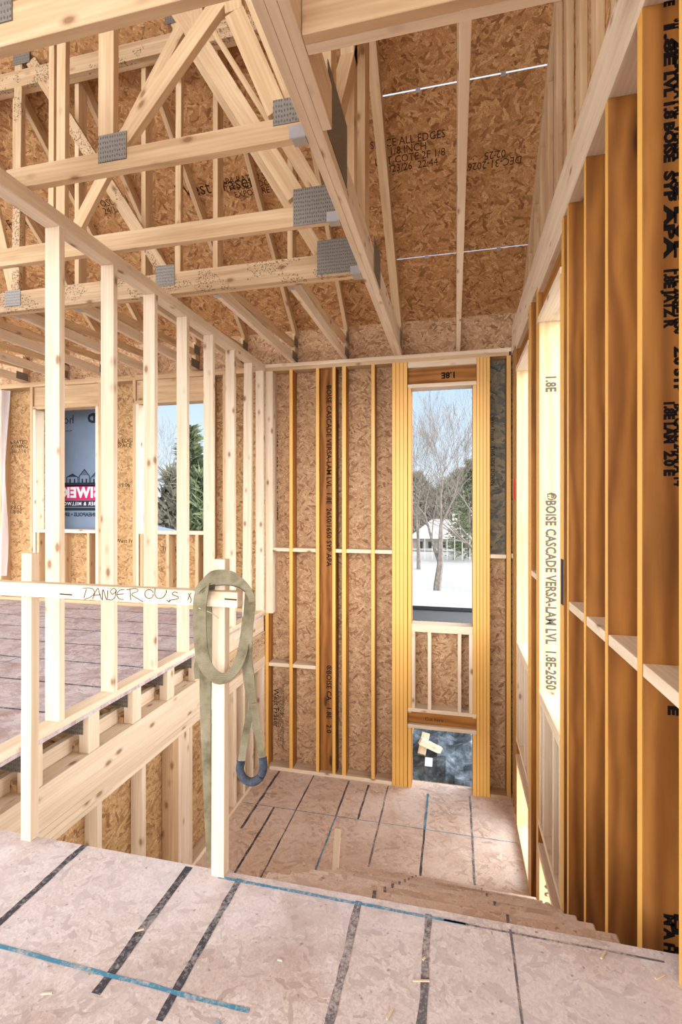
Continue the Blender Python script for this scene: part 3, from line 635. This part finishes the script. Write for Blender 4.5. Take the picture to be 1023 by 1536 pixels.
bm = bmesh.new(); tube(bm, cat_rom([q(303, 889, 1.35), q(316, 880.5, 1.36), q(335, 877.5, 1.37), q(355, 880, 1.366), q(368, 888, 1.36)], 6), .0012, 5); from_bm('crown_edge', bm, M['pad'], sg_)
rt = [q(374, 886, 1.40), q(374, 915, 1.40), q(371, 950, 1.40), q(370, 985, 1.40), q(372, 1005, 1.40), q(376, 1040, 1.40), q(379, 1062, 1.40)]
ribbon('strap_leg', rt, [(.5, .85, 0), (.8, .6, 0), (1, .2, 0), (1, 0, 0), (1, 0, 0), (.8, .5, 0), (.5, .8, 0)], [.03, .034, .034, .035, .036, .03, .022], .004, 'strap', sg_, 6)
ribbon('eye_strap', [q(378, 1055, 1.40), q(372, 1085, 1.40), q(366, 1115, 1.40), q(362, 1142, 1.40)], [(.8, .5, 0)]*4, [.02, .022, .022, .022], .005, 'strap', sg_, 5)
ribbon('eye_strap', [q(380, 1055, 1.40), q(384, 1085, 1.40), q(389, 1112, 1.40), q(394, 1138, 1.40)], [(.8, .5, 0)]*4, [.02, .022, .022, .02], .005, 'strap', sg_, 5)
bm = bmesh.new(); tube(bm, cat_rom([q(362, 1141, 1.40), q(360, 1155, 1.40), q(366, 1168, 1.40), q(378, 1173, 1.40), q(390, 1166, 1.40), q(395, 1152, 1.40), q(394, 1136, 1.40)], 6), .0125, 10)
from_bm('eye_pad', bm, M['pad'], sg_, True)
tl = [q(311, 905, 1.46), q(311, 960, 1.46), q(308.5, 1010, 1.46), q(308.5, 1080, 1.46), q(310, 1150, 1.46), q(311.5, 1220, 1.46), q(313, 1294, 1.44)]
ribbon('strap_tail', tl, [(1, .1, 0), (1, .1, 0), (1, .1, 0), (1, .1, 0), (1, .3, 0), (1, .5, 0), (1, .9, 0)], [.03, .036, .04, .036, .028, .022, .012], .004, 'strap', sg_, 6)
ribbon('strap_tail', [q(300, 985, 1.5), q(296, 1002, 1.5), q(297, 1018, 1.5)], [(1, 0, 0), (1, .2, 0), (1, .2, 0)], [.03, .024, .02], .004, 'strap', sg_, 6)
bm = bmesh.new(); tube(bm, cat_rom([q(298, 912, 1.34), q(318, 920, 1.36), q(328, 928, 1.40)], 5), .0012, 5); from_bm('loose_thread', bm, M['strap_edge'], sg_)
# ------------------------------------------------------------------ roof trusses
RM = 'spruce_roof'
GX0, GX1 = -.602, -.526
def plate_y(root, u0, v0, u1, v1, y):
    a, b = PY(u0, v0, y), PY(u1, v1, y); return ab('gusset_plate', (a.x, b.x), (y-.004, y-.001), (b.z, a.z), 'gusset', root, 0)
WN = [0]
def web_y(root, y, a, b, w=.089, mat=RM, t=.038):
    p, r_ = PY(*a, y), PY(*b, y); p.y = r_.y = y+t/2
    d = (r_-p).normalized(); WN[0] = (WN[0]+1) % 7; return stick('web', p, r_, d.cross(EY), w, t-.0012-.0007*WN[0], mat, root)
TY = [1.33, 1.94, 2.55, 3.16]
xe = -7.0
# nearest hip truss
t0 = empty('hip_truss', (-3, TY[0], ZT), 'nearest roof truss crossing the top left corner of the view', 'roof truss', 'hip trusses of the left room')
ab('bottom_chord', (xe, GX0-.001), (TY[0], TY[0]+.038), (ZT, ZT+.14), RM, t0); plate_y(t0, -40, -20, 19, 31, TY[0])
ab('top_chord', (xe, GX0-.001), (TY[0], TY[0]+.038), (deckz(1.33)-.18, deckz(1.33)-.06), RM, t0)
web_y(t0, TY[0], (-60, 5), (60, -150), .089)
t1 = empty('hip_truss', (-3, TY[1], ZT), 'second roof truss, with a vertical and a lit diagonal meeting at a nail plate', 'roof truss', 'hip trusses of the left room')
ab('bottom_chord', (-2.12, GX0-.001), (TY[1], TY[1]+.038), (ZT+.001, ZT+.098), RM, t1); ab('top_chord', (xe, GX0-.001), (TY[1], TY[1]+.038), (deckz(1.94)-.16, deckz(1.94)-.05), RM, t1)
web_y(t1, TY[1], (158, 206), (160, -300), .082); web_y(t1, TY[1], (183, 207), (332, -7), .075); plate_y(t1, 148, 205, 190, 238, TY[1]); plate_y(t1, 410, 152, 452, 182, TY[1])
web_y(t1, TY[1], (415, 165), (350, 15), .09); web_y(t1, TY[1]-.0, (440, 160), (372, -8), .04); web_y(t1, TY[1], (332, -7), (345, -300), .08)
web_y(t1, TY[1], (350, 15), (345, -40), .08)
t2 = empty('hip_truss', (-3, TY[2], ZT), 'third roof truss from the viewer, with a doubled vertical at far left', 'roof truss', 'hip trusses of the left room')
ab('bottom_chord', (-6.9, GX0-.001), (TY[2], TY[2]+.038), (ZT+.001, ZT+.11), RM, t2); ab('top_chord', (xe, GX0-.001), (TY[2], TY[2]+.038), (deckz(2.55)-.16, deckz(2.55)-.05), RM, t2)
web_y(t2, TY[2], (75.5, 390), (78, -200), .04); web_y(t2, TY[2], (89.5, 388), (93, -200), .066); web_y(t2, TY[2], (108, 350), (296, -10), .075); web_y(t2, TY[2], (300, 65), (443, 292), .1); web_y(t2, TY[2], (316, 40), (470, 290), .03)
web_y(t2, TY[2], (425, 200), (478, 292), .07); web_y(t2, TY[2], (300, 70), (290, -20), .08); plate_y(t2, 440, 285, 503, 332, TY[2]); web_y(t2, TY[2], (300, 65), (262, 8), .09)
t3 = empty('hip_truss', (-3, TY[3], ZT), 'deep stained hip girder truss farthest from the viewer, with the heavy bottom chord', 'roof truss', 'hip trusses of the left room')
ab('bottom_chord', (-6.9, GX0-.001), (TY[3], TY[3]+.038), (ZT+.001, ZT+.155), 'spruce_stain', t3); ab('bottom_chord', (-6.9, GX0-.001), (TY[3]+.0385, TY[3]+.076), (ZT+.001, ZT+.155), RM, t3)
ab('top_chord', (xe, GX0-.001), (TY[3], TY[3]+.038), (H+3.45-.16, H+3.45-.03), 'spruce_stain', t3); ab('top_chord', (xe, GX0-.001), (TY[3]+.0385, TY[3]+.076), (H+3.45-.16, H+3.45-.03), RM, t3)
web_y(t3, TY[3], (27, 95), (22, 448), .072, 'spruce_stain'); web_y(t3, TY[3], (45, 90), (248, 412), .09, 'spruce_stain'); web_y(t3, TY[3], (268, 40), (266, 412), .045); web_y(t3, TY[3], (-40, 180), (20, 445), .08)
plate_y(t3, 20, 70, 45, 93, TY[3]); plate_y(t3, 248, 3, 264, 34, TY[3]); plate_y(t3, 234, 400, 262, 428, TY[3]); plate_y(t3, 8, 437, 31, 458, TY[3]); plate_y(t3, 476, 362, 538, 406, TY[3])
web_y(t3, TY[3], (262, 30), (480, 380), .085); web_y(t3, TY[3], (264, 20), (264, 44), .06)
hx = 0
for y, t in ((TY[1], t1), (TY[2], t2), (TY[3], t3)):
    hg = 'joist_hanger'
    ab(hg, (GX0-.06, GX0-.0005), (y-.004, y+.044 if y < 3 else y+.08), (ZT-.004, ZT-.0005), 'galv', t, 0)
    ab(hg, (GX0-.07, GX0-.0005), (y-.006, y-.0045), (ZT-.002, ZT+.05), 'galv', t, 0)
# girder
gt = empty('girder_truss', (-.56, 3, ZT), 'long two ply girder truss running overhead to the back wall plate', 'roof truss')
gy0 = .7
ab('bottom_chord', (GX0, (GX0+GX1)/2-.0005), (gy0, YS-.02), (ZT+.0005, ZT+.184), SP, gt); ab('bottom_chord', ((GX0+GX1)/2+.0005, GX1), (gy0, YS-.02), (ZT+.0005, ZT+.184), SP, gt)
def web_x(root, x0, x1, a, b, w=.089, mat=RM, name='web'):
    p, r_ = Vector(((x0+x1)/2, a[0], a[1])), Vector(((x0+x1)/2, b[0], b[1])); d = (r_-p).normalized()
    return stick(name, p, r_, d.cross(EX), w, abs(x1-x0), mat, root)
gxs = (GX0+.0, GX1)
zc = ZT+.1842
for y, w in ((1.62, .089), (2.12, .1), (2.62, .089), (2.98, .15)):
    web_x(gt, *gxs, (y, zc), (y, min(deckz(y)-.14, 5.2)), w)
web_x(gt, *gxs, (2.3, H+1.9), (2.86, H+2.85), .075)
web_x(gt, *gxs, (YS-.05, DECKZ-.12), (1.0, deckz(1.0)-.11), .12, RM, 'top_chord')
web_x(gt, *gxs, (YS-.07, zc), (YS-.07, DECKZ-.13), .09)
for y0, y1, z0, z1 in ((2.0, 2.38, ZT+.05, ZT+.36), (3.22, 3.5, ZT+.03, ZT+.27), (4.82, 5.0, ZT+.06, ZT+.24)):
    ab('gusset_plate', (GX1+.001, GX1+.004), (y0, y1), (z0, z1), 'gusset', gt, 0)
T(ab('scab_board', (GX1+.001, GX1+.039), (1.0, 1.93), (ZT+.0005, ZT+.18), SP), 'white lit scab board nailed alongside the overhead girder', 'board')
T(ab('cross_beam', (GX1+.041, g0-.04), (1.52, 1.558), (ZT+.001, ZT+.14), RM), 'pale cross beam between girder and right gable, top right of the view', 'beam', 'overhead cross beams')
T(ab('cross_beam', (GX1+.041, g0-.04), (1.5585, 1.596), (ZT+.001, ZT+.14), SP), 'second ply behind the overhead cross beam', 'beam', 'overhead cross beams')
# jacks
def jack(x, y0, lab, foyer=False):
    t = empty('jack_truss', (x, 4, ZT), lab, 'roof truss', 'jack trusses along the back eave')
    xs = (x-.019, x+.019)
    web_x(t, *xs, (y0, ZT+.046), (YS-.012, ZT+.046), .089, SP, 'bottom_chord')
    k = .0445/math.cos(math.atan(PIT)) + .004
    ye = y0+.04
    web_x(t, *xs, (YS+.02, deckz(YS+.02)-k), (ye, deckz(ye)-k), .089, RM, 'top_chord')
    web_x(t, *xs, (YS-.06, ZT+.0915), (YS-.06, deckz(YS-.06)-.115), .089, RM, 'heel_post')
    if not foyer:
        web_x(t, *xs, (y0+.045, ZT+.0915), (y0+.045, deckz(y0+.045)-.12), .089, RM, 'end_post')
        web_x(t, *xs, (y0+.1, ZT+.11), (YS-.11, DECKZ-.18), .064, RM)
        ab('joist_hanger', (x-.022, x+.022), (y0-.004, y0+.05), (ZT-.0035, ZT-.0005), 'galv', t, 0)
        ab('gusset_plate', (x-.0225, x-.0195), (y0+.01, y0+.09), (ZT+.02, ZT+.2), 'gusset', t, 0)
    ab('gusset_plate', (x-.0225, x-.0195) if x > 0 else (x+.0195, x+.0225), (YS-.2, YS-.03), (ZT+.03, ZT+.12), 'gusset', t, 0)
    ab('gusset_plate', (x+.0195, x+.0225), (YS-.14, YS-.02), (DECKZ-.2, DECKZ-.1), 'gusset', t, 0)
    return t
yj0 = TY[3]+.082
for i, x in enumerate((-1.12, -1.69, -2.28, -2.87, -3.46, -4.05, -4.64, -5.23)):
    jack(x, yj0, 'jack truss on the back eave, the %s one left of the girder' % ORD[i])
jack(.034, 1.2, 'lone jack truss over the middle of the stairs', True)
# gable truss
ga = empty('gable_truss', (.655, 3, ZT), 'gable truss with closely set verticals above the right wall', 'roof truss')
gx = (.634, .672)
web_x(ga, *gx, (-.2, ZT+.046), (YS-.02, ZT+.046), .089, SP, 'bottom_chord')
kk = .0445/math.cos(math.atan(PIT))+.004
web_x(ga, *gx, (YS, deckz(YS)-kk), (.7, deckz(.7)-kk), .089, RM, 'top_chord')
for y in [1.3+.3*i for i in range(13)]:
    if deckz(y)-.13 > ZT+.2: web_x(ga, *gx, (y, ZT+.0915), (y, deckz(y)-.125), .089, 'spruce_warm', 'vertical_web')
# roof deck stamps
def deck_text(body, u, v, yy, size, flip=1, mat='ink_brown'):
    d = ray(u, v); oz = Vector((0, 0, H))   # intersect with deck underside
    n_ = Vector((0, PIT, 1)); t_ = (DECKZ+DECKY*PIT - H)/(d.z+PIT*d.y); p = oz+d*t_-nrm*.0015
    text('printed_lettering', body, p, EX*flip, -sl*-1*flip, size, mat, bpy.data.objects['ceiling.002' if u > 500 else 'ceiling.003'])
deck_text('SPACE ALL EDGES\n1/8 INCH\n LOT COTE 2F 1/8\n02/23/26  22:44', 612, 230, 0, .075)
deck_text('DEC-31-2026\n02:25', 742, 238, 0, .075, -1)
deck_text('West Fraser', 322, 280, 0, .15); deck_text('APA RATED SHEATHING\nTHIS SIDE DOWN 24/16\nEXPOSURE 1  0.418', 395, 275, 0, .07)
deck_text('West Fraser', 12, 338, 0, .12); deck_text('EXPOSURE 1\n24/16', 165, 310, 0, .08)
# ------------------------------------------------------------------ outdoors
gv = -2.75
gn = 60; vs = []; fc = []
for i in range(gn+1):
    for j in range(gn+1):
        x = -90+180*i/gn; y = 8+150*(j/gn)**1.7
        vs.append((x, y, gv+.35*mnoise.noise(Vector((x*.12, y*.12, 0)))+max(0, (y-25))*.006))
for i in range(gn):
    for j in range(gn): fc.append((i*(gn+1)+j, (i+1)*(gn+1)+j, (i+1)*(gn+1)+j+1, i*(gn+1)+j+1))
tag(mesh_obj('snow_ground', vs, fc, M['snow'], smooth=True), 'snow covered yard outside the back wall', 'ground', kind='structure')
vs = []; fc = []
for i in range(71):
    for j in range(51):
        x = -3.5+7*i/70; y = 5.2+4.2*j/50; P_ = Vector((x*2.2, y*2.2, 1))
        vs.append((x, y, -1.98+.16*mnoise.fractal(P_, 1, 2, 5)-.1*max(0, y-7.2)**1.4+.25*math.exp(-((x+.1)**2+(y-7)**2)*.6)))
for i in range(70):
    for j in range(50): fc.append((i*51+j, (i+1)*51+j, (i+1)*51+j+1, i*51+j+1))
tag(mesh_obj('dirt_mound', vs, fc, M['soil'], smooth=False), 'frosty dark dirt outside the low window opening', 'ground', kind='structure')
tag(mesh_obj('yard_ground', [(-120, -90, gv-.3), (120, -90, gv-.3), (120, 9, gv-.3), (-120, 9, gv-.3)], [(0, 1, 2, 3)], M['bounce_snow']), 'paler snow around the house, for bounce light', 'ground', kind='structure')  # snow made paler here to bounce light up into the house
def gp(u, v, y, z=None):
    return PY(u, v, y)
a, b = PY(639, 1100, 6.1), PY(632, 1132, 5.9); T(stick('scrap_board', a, b, EX, .09, .04, SP), 'upright board of the crossed pair on the dirt outside', 'board', 'crossed scrap boards')
a, b = PY(630, 1111, 5.86), PY(661, 1126, 5.96); T(stick('scrap_board', a, b, EZ, .08, .04, SP), 'slanting board of the crossed pair on the dirt outside', 'board', 'crossed scrap boards')
a = PY(643, 1143, 5.75); T(obb('paper_scrap', a, EX, Vector((0, .8, .6)), EX.cross(Vector((0, .8, .6))), .085, .1, .004, 'paper', None, 0), 'white paper scrap lying on the dirt outside', 'paper')
T(obb('leaning_sheet', Vector((-.55, 5.72, -1.75)), EY, Vector((.25, 0, 1)).normalized(), EY.cross(Vector((.25, 0, 1)).normalized()), .85, .62, .015, 'osb_warm', None, 0), 'strand board offcut leaning left of the low opening outside', 'board')
# container with snow on top
ct = empty('snow_covered_trailer', (-.2, 8.6, gv), 'long grey box trailer with thick snow on its roof outside the window', 'trailer')
ab('body', (-3.2, 2.6), (8.05, 9.5), (-2.2, -.52), 'steel', ct, .02); ab('rim', (-3.25, 2.65), (8.0, 9.55), (-.52, -.462), 'dark', ct, .01)
bm = bmesh.new(); g = {}
for i in range(41):
    for j in range(9):
        x = -3.22+5.84*i/40; y = 8.02+1.5*j/8; e = min(1, min(j, 8-j)/1.5); g[i, j] = bm.verts.new((x, y, -.46+.06*e+.04*mnoise.noise(Vector((x*1.6, y*2, 0)))*e))
for i in range(40):
    for j in range(8): bm.faces.new((g[i, j], g[i+1, j], g[i+1, j+1], g[i, j+1]))
from_bm('snow_layer', bm, M['snow_roof'], ct, True)
# fence and house
fe = empty('yard_fence', (0, 34, gv), 'low rail fence across the snowy yard beyond the trailer', 'fence')
fz = PY(682, 833, 34).z
for k in range(2): ab('rail', (-14, 12), (34, 34.06), (fz+.2+.75*k, fz+.29+.75*k), 'fence', fe, 0)
for k in range(53): ab('post', (-14+.5*k-.022, -14+.5*k+.022), (33.95, 34.0), (fz-.3, fz+1.4), 'post', fe, 0)
hs = empty('neighbor_house', (-.5, 44, gv), 'neighbouring house with a snowy hip roof behind the trees', 'house')
hz0, hz1 = PY(660, 806, 44).z, PY(660, 780, 44).z
hx0, hx1 = PY(612, 800, 44).x, PY(708, 800, 44).x
ab('wall', (hx0+.4, hx1-.4), (44, 50), (gv, hz0), 'siding', hs, 0)
mesh_obj('roof', [(hx0, 43.4, hz0-.1), (hx1, 43.4, hz0-.1), (hx1, 50.6, hz0-.1), (hx0, 50.6, hz0-.1), (hx0+2, 47, hz1), (hx1-2, 47, hz1)], [(0, 1, 5, 4), (1, 2, 5), (2, 3, 4, 5), (3, 0, 4)], M['snow_roof'], hs)
for k in range(5): ab('window', (hx0+.8+k*1.0, hx0+1.3+k*1.0), (43.96, 44), (hz0-1.4, hz0-.4), 'dark', hs, 0)
ab('chimney', (-.2, .25), (46.8, 47.2), (hz1-.4, hz1+.5), 'snow_roof', hs, 0)
# trees
def bare_tree(name, base, h, r0, label, seed, spread=.5, lean=0):
    rnd = random.Random(seed); bm = bmesh.new()
    def grow(p, d, L, r, lev):
        pts = [p]; n = 4; dd = d.copy()
        for i in range(n):
            dd = (dd+Vector((rnd.uniform(-1, 1), rnd.uniform(-1, 1), rnd.uniform(-.3, .9)))*.13).normalized(); pts.append(pts[-1]+dd*L/n)
        rr = [max(.0035, r*(1-.55*i/n)) for i in range(n+1)]; tube(bm, pts, rr, 5 if lev < 2 else 3, False)
        if lev >= 5: return
        kids = 3 if lev else 4
        for k in range(kids+(lev > 0)):
            t = rnd.choice((2, 3, 4, 4)); a = rnd.uniform(0, 6.28); sp = rnd.uniform(.35, 1.0)*spread*1.7
            s = dd.cross(EX).normalized(); q_ = dd.cross(s)
            nd = (dd+(s*math.cos(a)+q_*math.sin(a))*sp+Vector((0, 0, .12))).normalized()
            grow(pts[t], nd, L*rnd.uniform(.6, .85), max(.004, rr[t]*rnd.uniform(.5, .75)), lev+1)
    grow(Vector(base), Vector((lean, 0, 1)).normalized(), h*.3, r0, 0)
    return T(from_bm(name, bm, M['bark']), label, 'tree')
def conifer(name, base, h, r, label, seed, mat='needles', n=900, grp=None):
    rnd = random.Random(seed); root = empty(name, base, label, 'tree', grp)
    bm = bmesh.new(); tube(bm, [Vector(base), Vector(base)+EZ*h*.98], [h*.018, .01], 6); from_bm('trunk', bm, M['bark'], root)
    bm = bmesh.new(); B = Vector(base)
    for i in range(n):
        t = rnd.random()**1.25; z = h*(.06+.94*t); L = r*(1-t)*rnd.uniform(.55, 1.15)+.04*h*.3; a = rnd.uniform(0, 6.28)
        d = Vector((math.cos(a), math.sin(a), rnd.uniform(-.25, .15)+.3*t)); p0 = B+EZ*z
        for k in range(6):
            f = .25+.75*(k+rnd.random())/6; p = p0+d*L*f+Vector((0, 0, -.12*L*f*f))
            s = Vector((rnd.uniform(-1, 1), rnd.uniform(-1, 1), rnd.uniform(-.5, .8))).normalized()*h*.02*rnd.uniform(.7, 1.6)
            e = (d+Vector((rnd.uniform(-.5, .5), rnd.uniform(-.5, .5), rnd.uniform(-.3, .4))))*h*.034*rnd.uniform(.6, 1.5)
            bm.faces.new([bm.verts.new(p-s*.5), bm.verts.new(p+s*.5), bm.verts.new(p+e)])
    from_bm('foliage', bm, M[mat], root); return root
def bush(name, base, w, h, label, seed, mat='brush', n=2500, grp=None):
    rnd = random.Random(seed); bm = bmesh.new(); B = Vector(base)
    for i in range(n):
        a = rnd.uniform(0, 6.28); rr = math.sqrt(rnd.random()); z = h*rnd.random()**.9; k = math.sqrt(max(0, 1-(z/h)**2.2))
        p = B+Vector((math.cos(a)*rr*w*k, math.sin(a)*rr*w*.5*k, z)); s = Vector((rnd.uniform(-1, 1), rnd.uniform(-1, 1), rnd.uniform(-1, 1))).normalized()*h*.012; e = Vector((rnd.uniform(-1, 1), rnd.uniform(-1, 1), rnd.uniform(-.3, 1.4)))*h*.075
        bm.faces.new([bm.verts.new(p-s), bm.verts.new(p+s), bm.verts.new(p+e)])
    return T(from_bm(name, bm, M[mat]), label, 'tree', grp)
p = PY(655, 884, 19); bare_tree('bare_tree', (p.x, 19, gv+.1), 10.5, .17, 'bare tree standing in the snowy yard behind the trailer', 5, .42)
bare_tree('bare_tree', (PY(628, 800, 30).x, 30, gv), 12.5, .13, 'thin bare tree at the left of the tall window view', 11, .4)
bare_tree('bare_tree', (PY(738, 800, 22).x, 22, gv), 11, .16, 'bare tree reaching branches in from the right of the tall window view', 23, .6, -.25)
for i, (u, top, y, w, m, lab) in enumerate(((625, 712, 58, 3.2, 'brush', 'grey brushy tree at the left of the far tree line'), (650, 738, 60, 3.0, 'needles', 'dark rounded tree in the middle of the far tree line'), (672, 722, 62, 3.4, 'brush', 'grey brushy tree in the middle of the far tree line'), (690, 708, 56, 3.0, 'brush', 'grey brushy tree at the right of the far tree line'))):
    b_ = PY(u, 810, y); bush('distant_tree', (b_.x, y, b_.z-1.5), w, PY(u, top, y).z-b_.z+1.5, lab, 40+i, m, 3800, 'far tree line')
b_ = PY(704, 835, 38); conifer('evergreen_tree', (b_.x, 38, b_.z), PY(704, 690, 38).z-b_.z, 1.9, 'evergreen at the right edge of the tall window view', 3, n=700)
b_ = PY(700, 835, 36); conifer('evergreen_tree', (b_.x-.3, 36, b_.z), 3.1, 1.2, 'small dark evergreen low in the tall window view', 31, n=420)
# trees in the left room window
b_ = PY(285, 900, 15); conifer('evergreen_tree', (b_.x, 15, gv), PY(285, 642, 15).z-gv, 1.75, 'tall evergreen filling the right window of the left room', 9, n=1300)
bush('shrub', (PY(258, 900, 13).x, 13, gv), .75, PY(262, 708, 13).z-gv, 'grey green shrub in front of the tall evergreen', 77, 'brush', 1500)
bush('shrub', (PY(300, 900, 12).x, 12, gv), .6, PY(300, 715, 12).z-gv, 'olive shrub at the right foot of the tall evergreen', 78, 'needles', 1300)
bare_tree('bare_tree', (PY(242, 800, 26).x, 26, gv), 9, .1, 'bare tree behind the tall evergreen', 57, .5)
a = PY(250, 790, 10); T(obb('blue_tarp', Vector((a.x-.3, 10, a.z-1.0)), EX, Vector((.35, .2, .8)).normalized(), EX.cross(Vector((.35, .2, .8)).normalized()), 1.2, 2.0, .02, 'tarp', None, .01), 'blue tarp corner below the evergreen outside the left room', 'tarp')
bush('distant_tree', (-20, 60, -1), 9, 5.0, 'hedge line behind the evergreen outside the left room', 91, 'brush', 2600, 'far tree line')
# ------------------------------------------------------------------ printed wrap outside window_2
YW = 5.6
wr0, wr1 = PY(60, 700, YW).x, PY(150, 700, YW).x
wrap = empty('printed_wrap', ((wr0+wr1)/2, YW, .4), 'blue lumber wrap with mirrored lettering hanging outside the left window', 'banner')
ab('sheet', (wr0-.5, wr1+.5), (YW, YW+.004), (PY(120, 830, YW).z, PY(120, 585, YW).z), 'tarp', wrap, 0)
def wbar(u0, v0, u1, v1, mat, k=1): a, b = PY(u0, v0, YW), PY(u1, v1, YW); return ab('printed_band', (a.x, b.x), (YW-.001*k-.0006, YW-.001*k), (b.z, a.z), mat, wrap, 0)
wbar(30, 725, 165, 729, 'navy'); wbar(30, 729, 165, 750, 'crimson'); wbar(30, 751, 165, 760.5, 'navy'); wbar(30, 761.5, 165, 766, 'navy')
def wtext(s, u, v, px, mat, fat=0, sp=1.0): p = PY(u, v, YW-.0025); text('printed_lettering', s, p, (-1, 0, 0), (0, 0, 1), px*5.6/700*1.35*1.02, mat, wrap, fat, 'CENTER', sp)
wtext('ho', 103, 630, 15, 'navy', 0); wtext('D', 137.5, 628, 15, 'navy', .06); wtext('volcano' if False else 'w.cov', 103, 646, 4, 'navy')
wtext('SIWEK', 121, 739.5, 17, 'white', .05, 1.12); wtext('LUMBER & MILLWORK', 122, 755.8, 6, 'white', .02, 1.2); wtext('MINNEAPOLIS \u2022 SINCE', 120, 772, 6.5, 'navy', .03)
def house_mark(u0, u1, vb, vt, ve):
    def P2(u, v): return PY(u, v, YW-.002)
    pts = [P2(u0, vb), P2(u1, vb), P2(u1, ve), P2((u0+u1)/2, vt), P2(u0, ve)]
    bm = bmesh.new()
    for a, b in zip(pts, pts[1:]+pts[:1]): tube(bm, [a, b], .006, 4)
    for k in (.3, .7): a = P2(u0+(u1-u0)*k, vb-1); tube(bm, [a, a+EZ*.05], .012, 4)
    for k in (.2, .4, .6, .8): tube(bm, [pts[4].lerp(pts[3], k), pts[2].lerp(pts[3], k)], .004, 4)
    from_bm('printed_house', bm, M['navy'], wrap)
house_mark(100, 117, 725, 711, 716); house_mark(119, 134, 725, 704, 714); house_mark(136, 152, 725, 708, 717)
# ------------------------------------------------------------------ small debris
for i, (u, v, l, a) in enumerate(((632, 1471, .04, .2), (636, 1438, .01, 1), (905, 1432, .03, 1), (990, 1465, .03, .6), (70, 1490, .025, .3), (420, 1440, .012, 0), (585, 1520, .03, 1.2), (210, 1395, .02, .5))):
    p = PZ(u, v, .002); T(obb('wood_splinter', p, Vector((math.cos(a), math.sin(a), 0)), Vector((-math.sin(a), math.cos(a), 0)), EZ, l, .004, .003, SP, None, 0),
        ['long pale splinter between the two faded marker lines', 'tiny chip above the long splinter', 'pale splinter beside the foot of the stairs edge', 'splinter at the right edge of the foreground floor', 'splinter low at the left edge of the foreground floor', 'dark little chip mid floor between the marker lines', 'splinter at the very bottom middle of the floor', 'splinter on the second marker line at left'][i], 'splinter', 'wood splinters on the floor')
# ------------------------------------------------------------------ light
w = bpy.data.worlds.new('sky'); bpy.context.scene.world = w; w.use_nodes = True; nt = w.node_tree; nn = nt.nodes; bg = nn['Background']
tc = nn.new('ShaderNodeTexCoord'); sx = nn.new('ShaderNodeSeparateXYZ'); nt.links.new(tc.outputs['Generated'], sx.inputs[0])
def wm(op, a, b, c=None):
    x = nn.new('ShaderNodeMath'); x.operation = op
    for i, q_ in enumerate((a, b, c)):
        if q_ is None: continue
        if isinstance(q_, (int, float)): x.inputs[i].default_value = q_
        else: nt.links.new(q_, x.inputs[i])
    return x.outputs[0]
def wmix(f, a, b):
    m = nn.new('ShaderNodeMix'); m.data_type = 'RGBA'
    for s_, q_ in ((m.inputs[0], f), (m.inputs[6], a), (m.inputs[7], b)):
        if isinstance(q_, tuple): s_.default_value = q_
        else: nt.links.new(q_, s_)
    return m.outputs[2]
rz = nn.new('ShaderNodeMapRange'); nt.links.new(sx.outputs[2], rz.inputs[0]); rz.inputs[1].default_value = -.02; rz.inputs[2].default_value = .55
front = wmix(rz.outputs[0], (.56, .64, .69, 1), (.13, .30, .53, 1))
dt = wm('ADD', wm('MULTIPLY', sx.outputs[0], .92), wm('MULTIPLY', sx.outputs[1], -.38))
rs_ = nn.new('ShaderNodeMapRange'); rs_.interpolation_type = 'SMOOTHSTEP'; nt.links.new(sx.outputs[1], rs_.inputs[0]); rs_.inputs[1].default_value = .62; rs_.inputs[2].default_value = .0
ry = nn.new('ShaderNodeMapRange'); ry.interpolation_type = 'SMOOTHSTEP'; nt.links.new(dt, ry.inputs[0]); ry.inputs[1].default_value = -.15; ry.inputs[2].default_value = .8
SUNSIDE = 9.0
SIDE = 3.0
front = wmix(rs_.outputs[0], front, (SIDE*.97, SIDE, SIDE*1.03, 1))
sky = wmix(ry.outputs[0], front, (SUNSIDE*.97, SUNSIDE*.99, SUNSIDE*1.03, 1))
ov = nn.new('ShaderNodeMapRange'); ov.interpolation_type = 'SMOOTHSTEP'; nt.links.new(sx.outputs[2], ov.inputs[0]); ov.inputs[1].default_value = .3; ov.inputs[2].default_value = .8
sky = wmix(ov.outputs[0], sky, (.62, .70, .82, 1))
nt.links.new(sky, bg.inputs[0]); bg.inputs[1].default_value = 1.0
sc = bpy.context.scene
sc.view_settings.view_transform = 'Standard'; sc.view_settings.look = 'None'; sc.view_settings.exposure = .78; sc.view_settings.gamma = 1; sc.view_settings.use_curve_mapping = False
sc.cycles.max_bounces = 8; sc.cycles.diffuse_bounces = 6
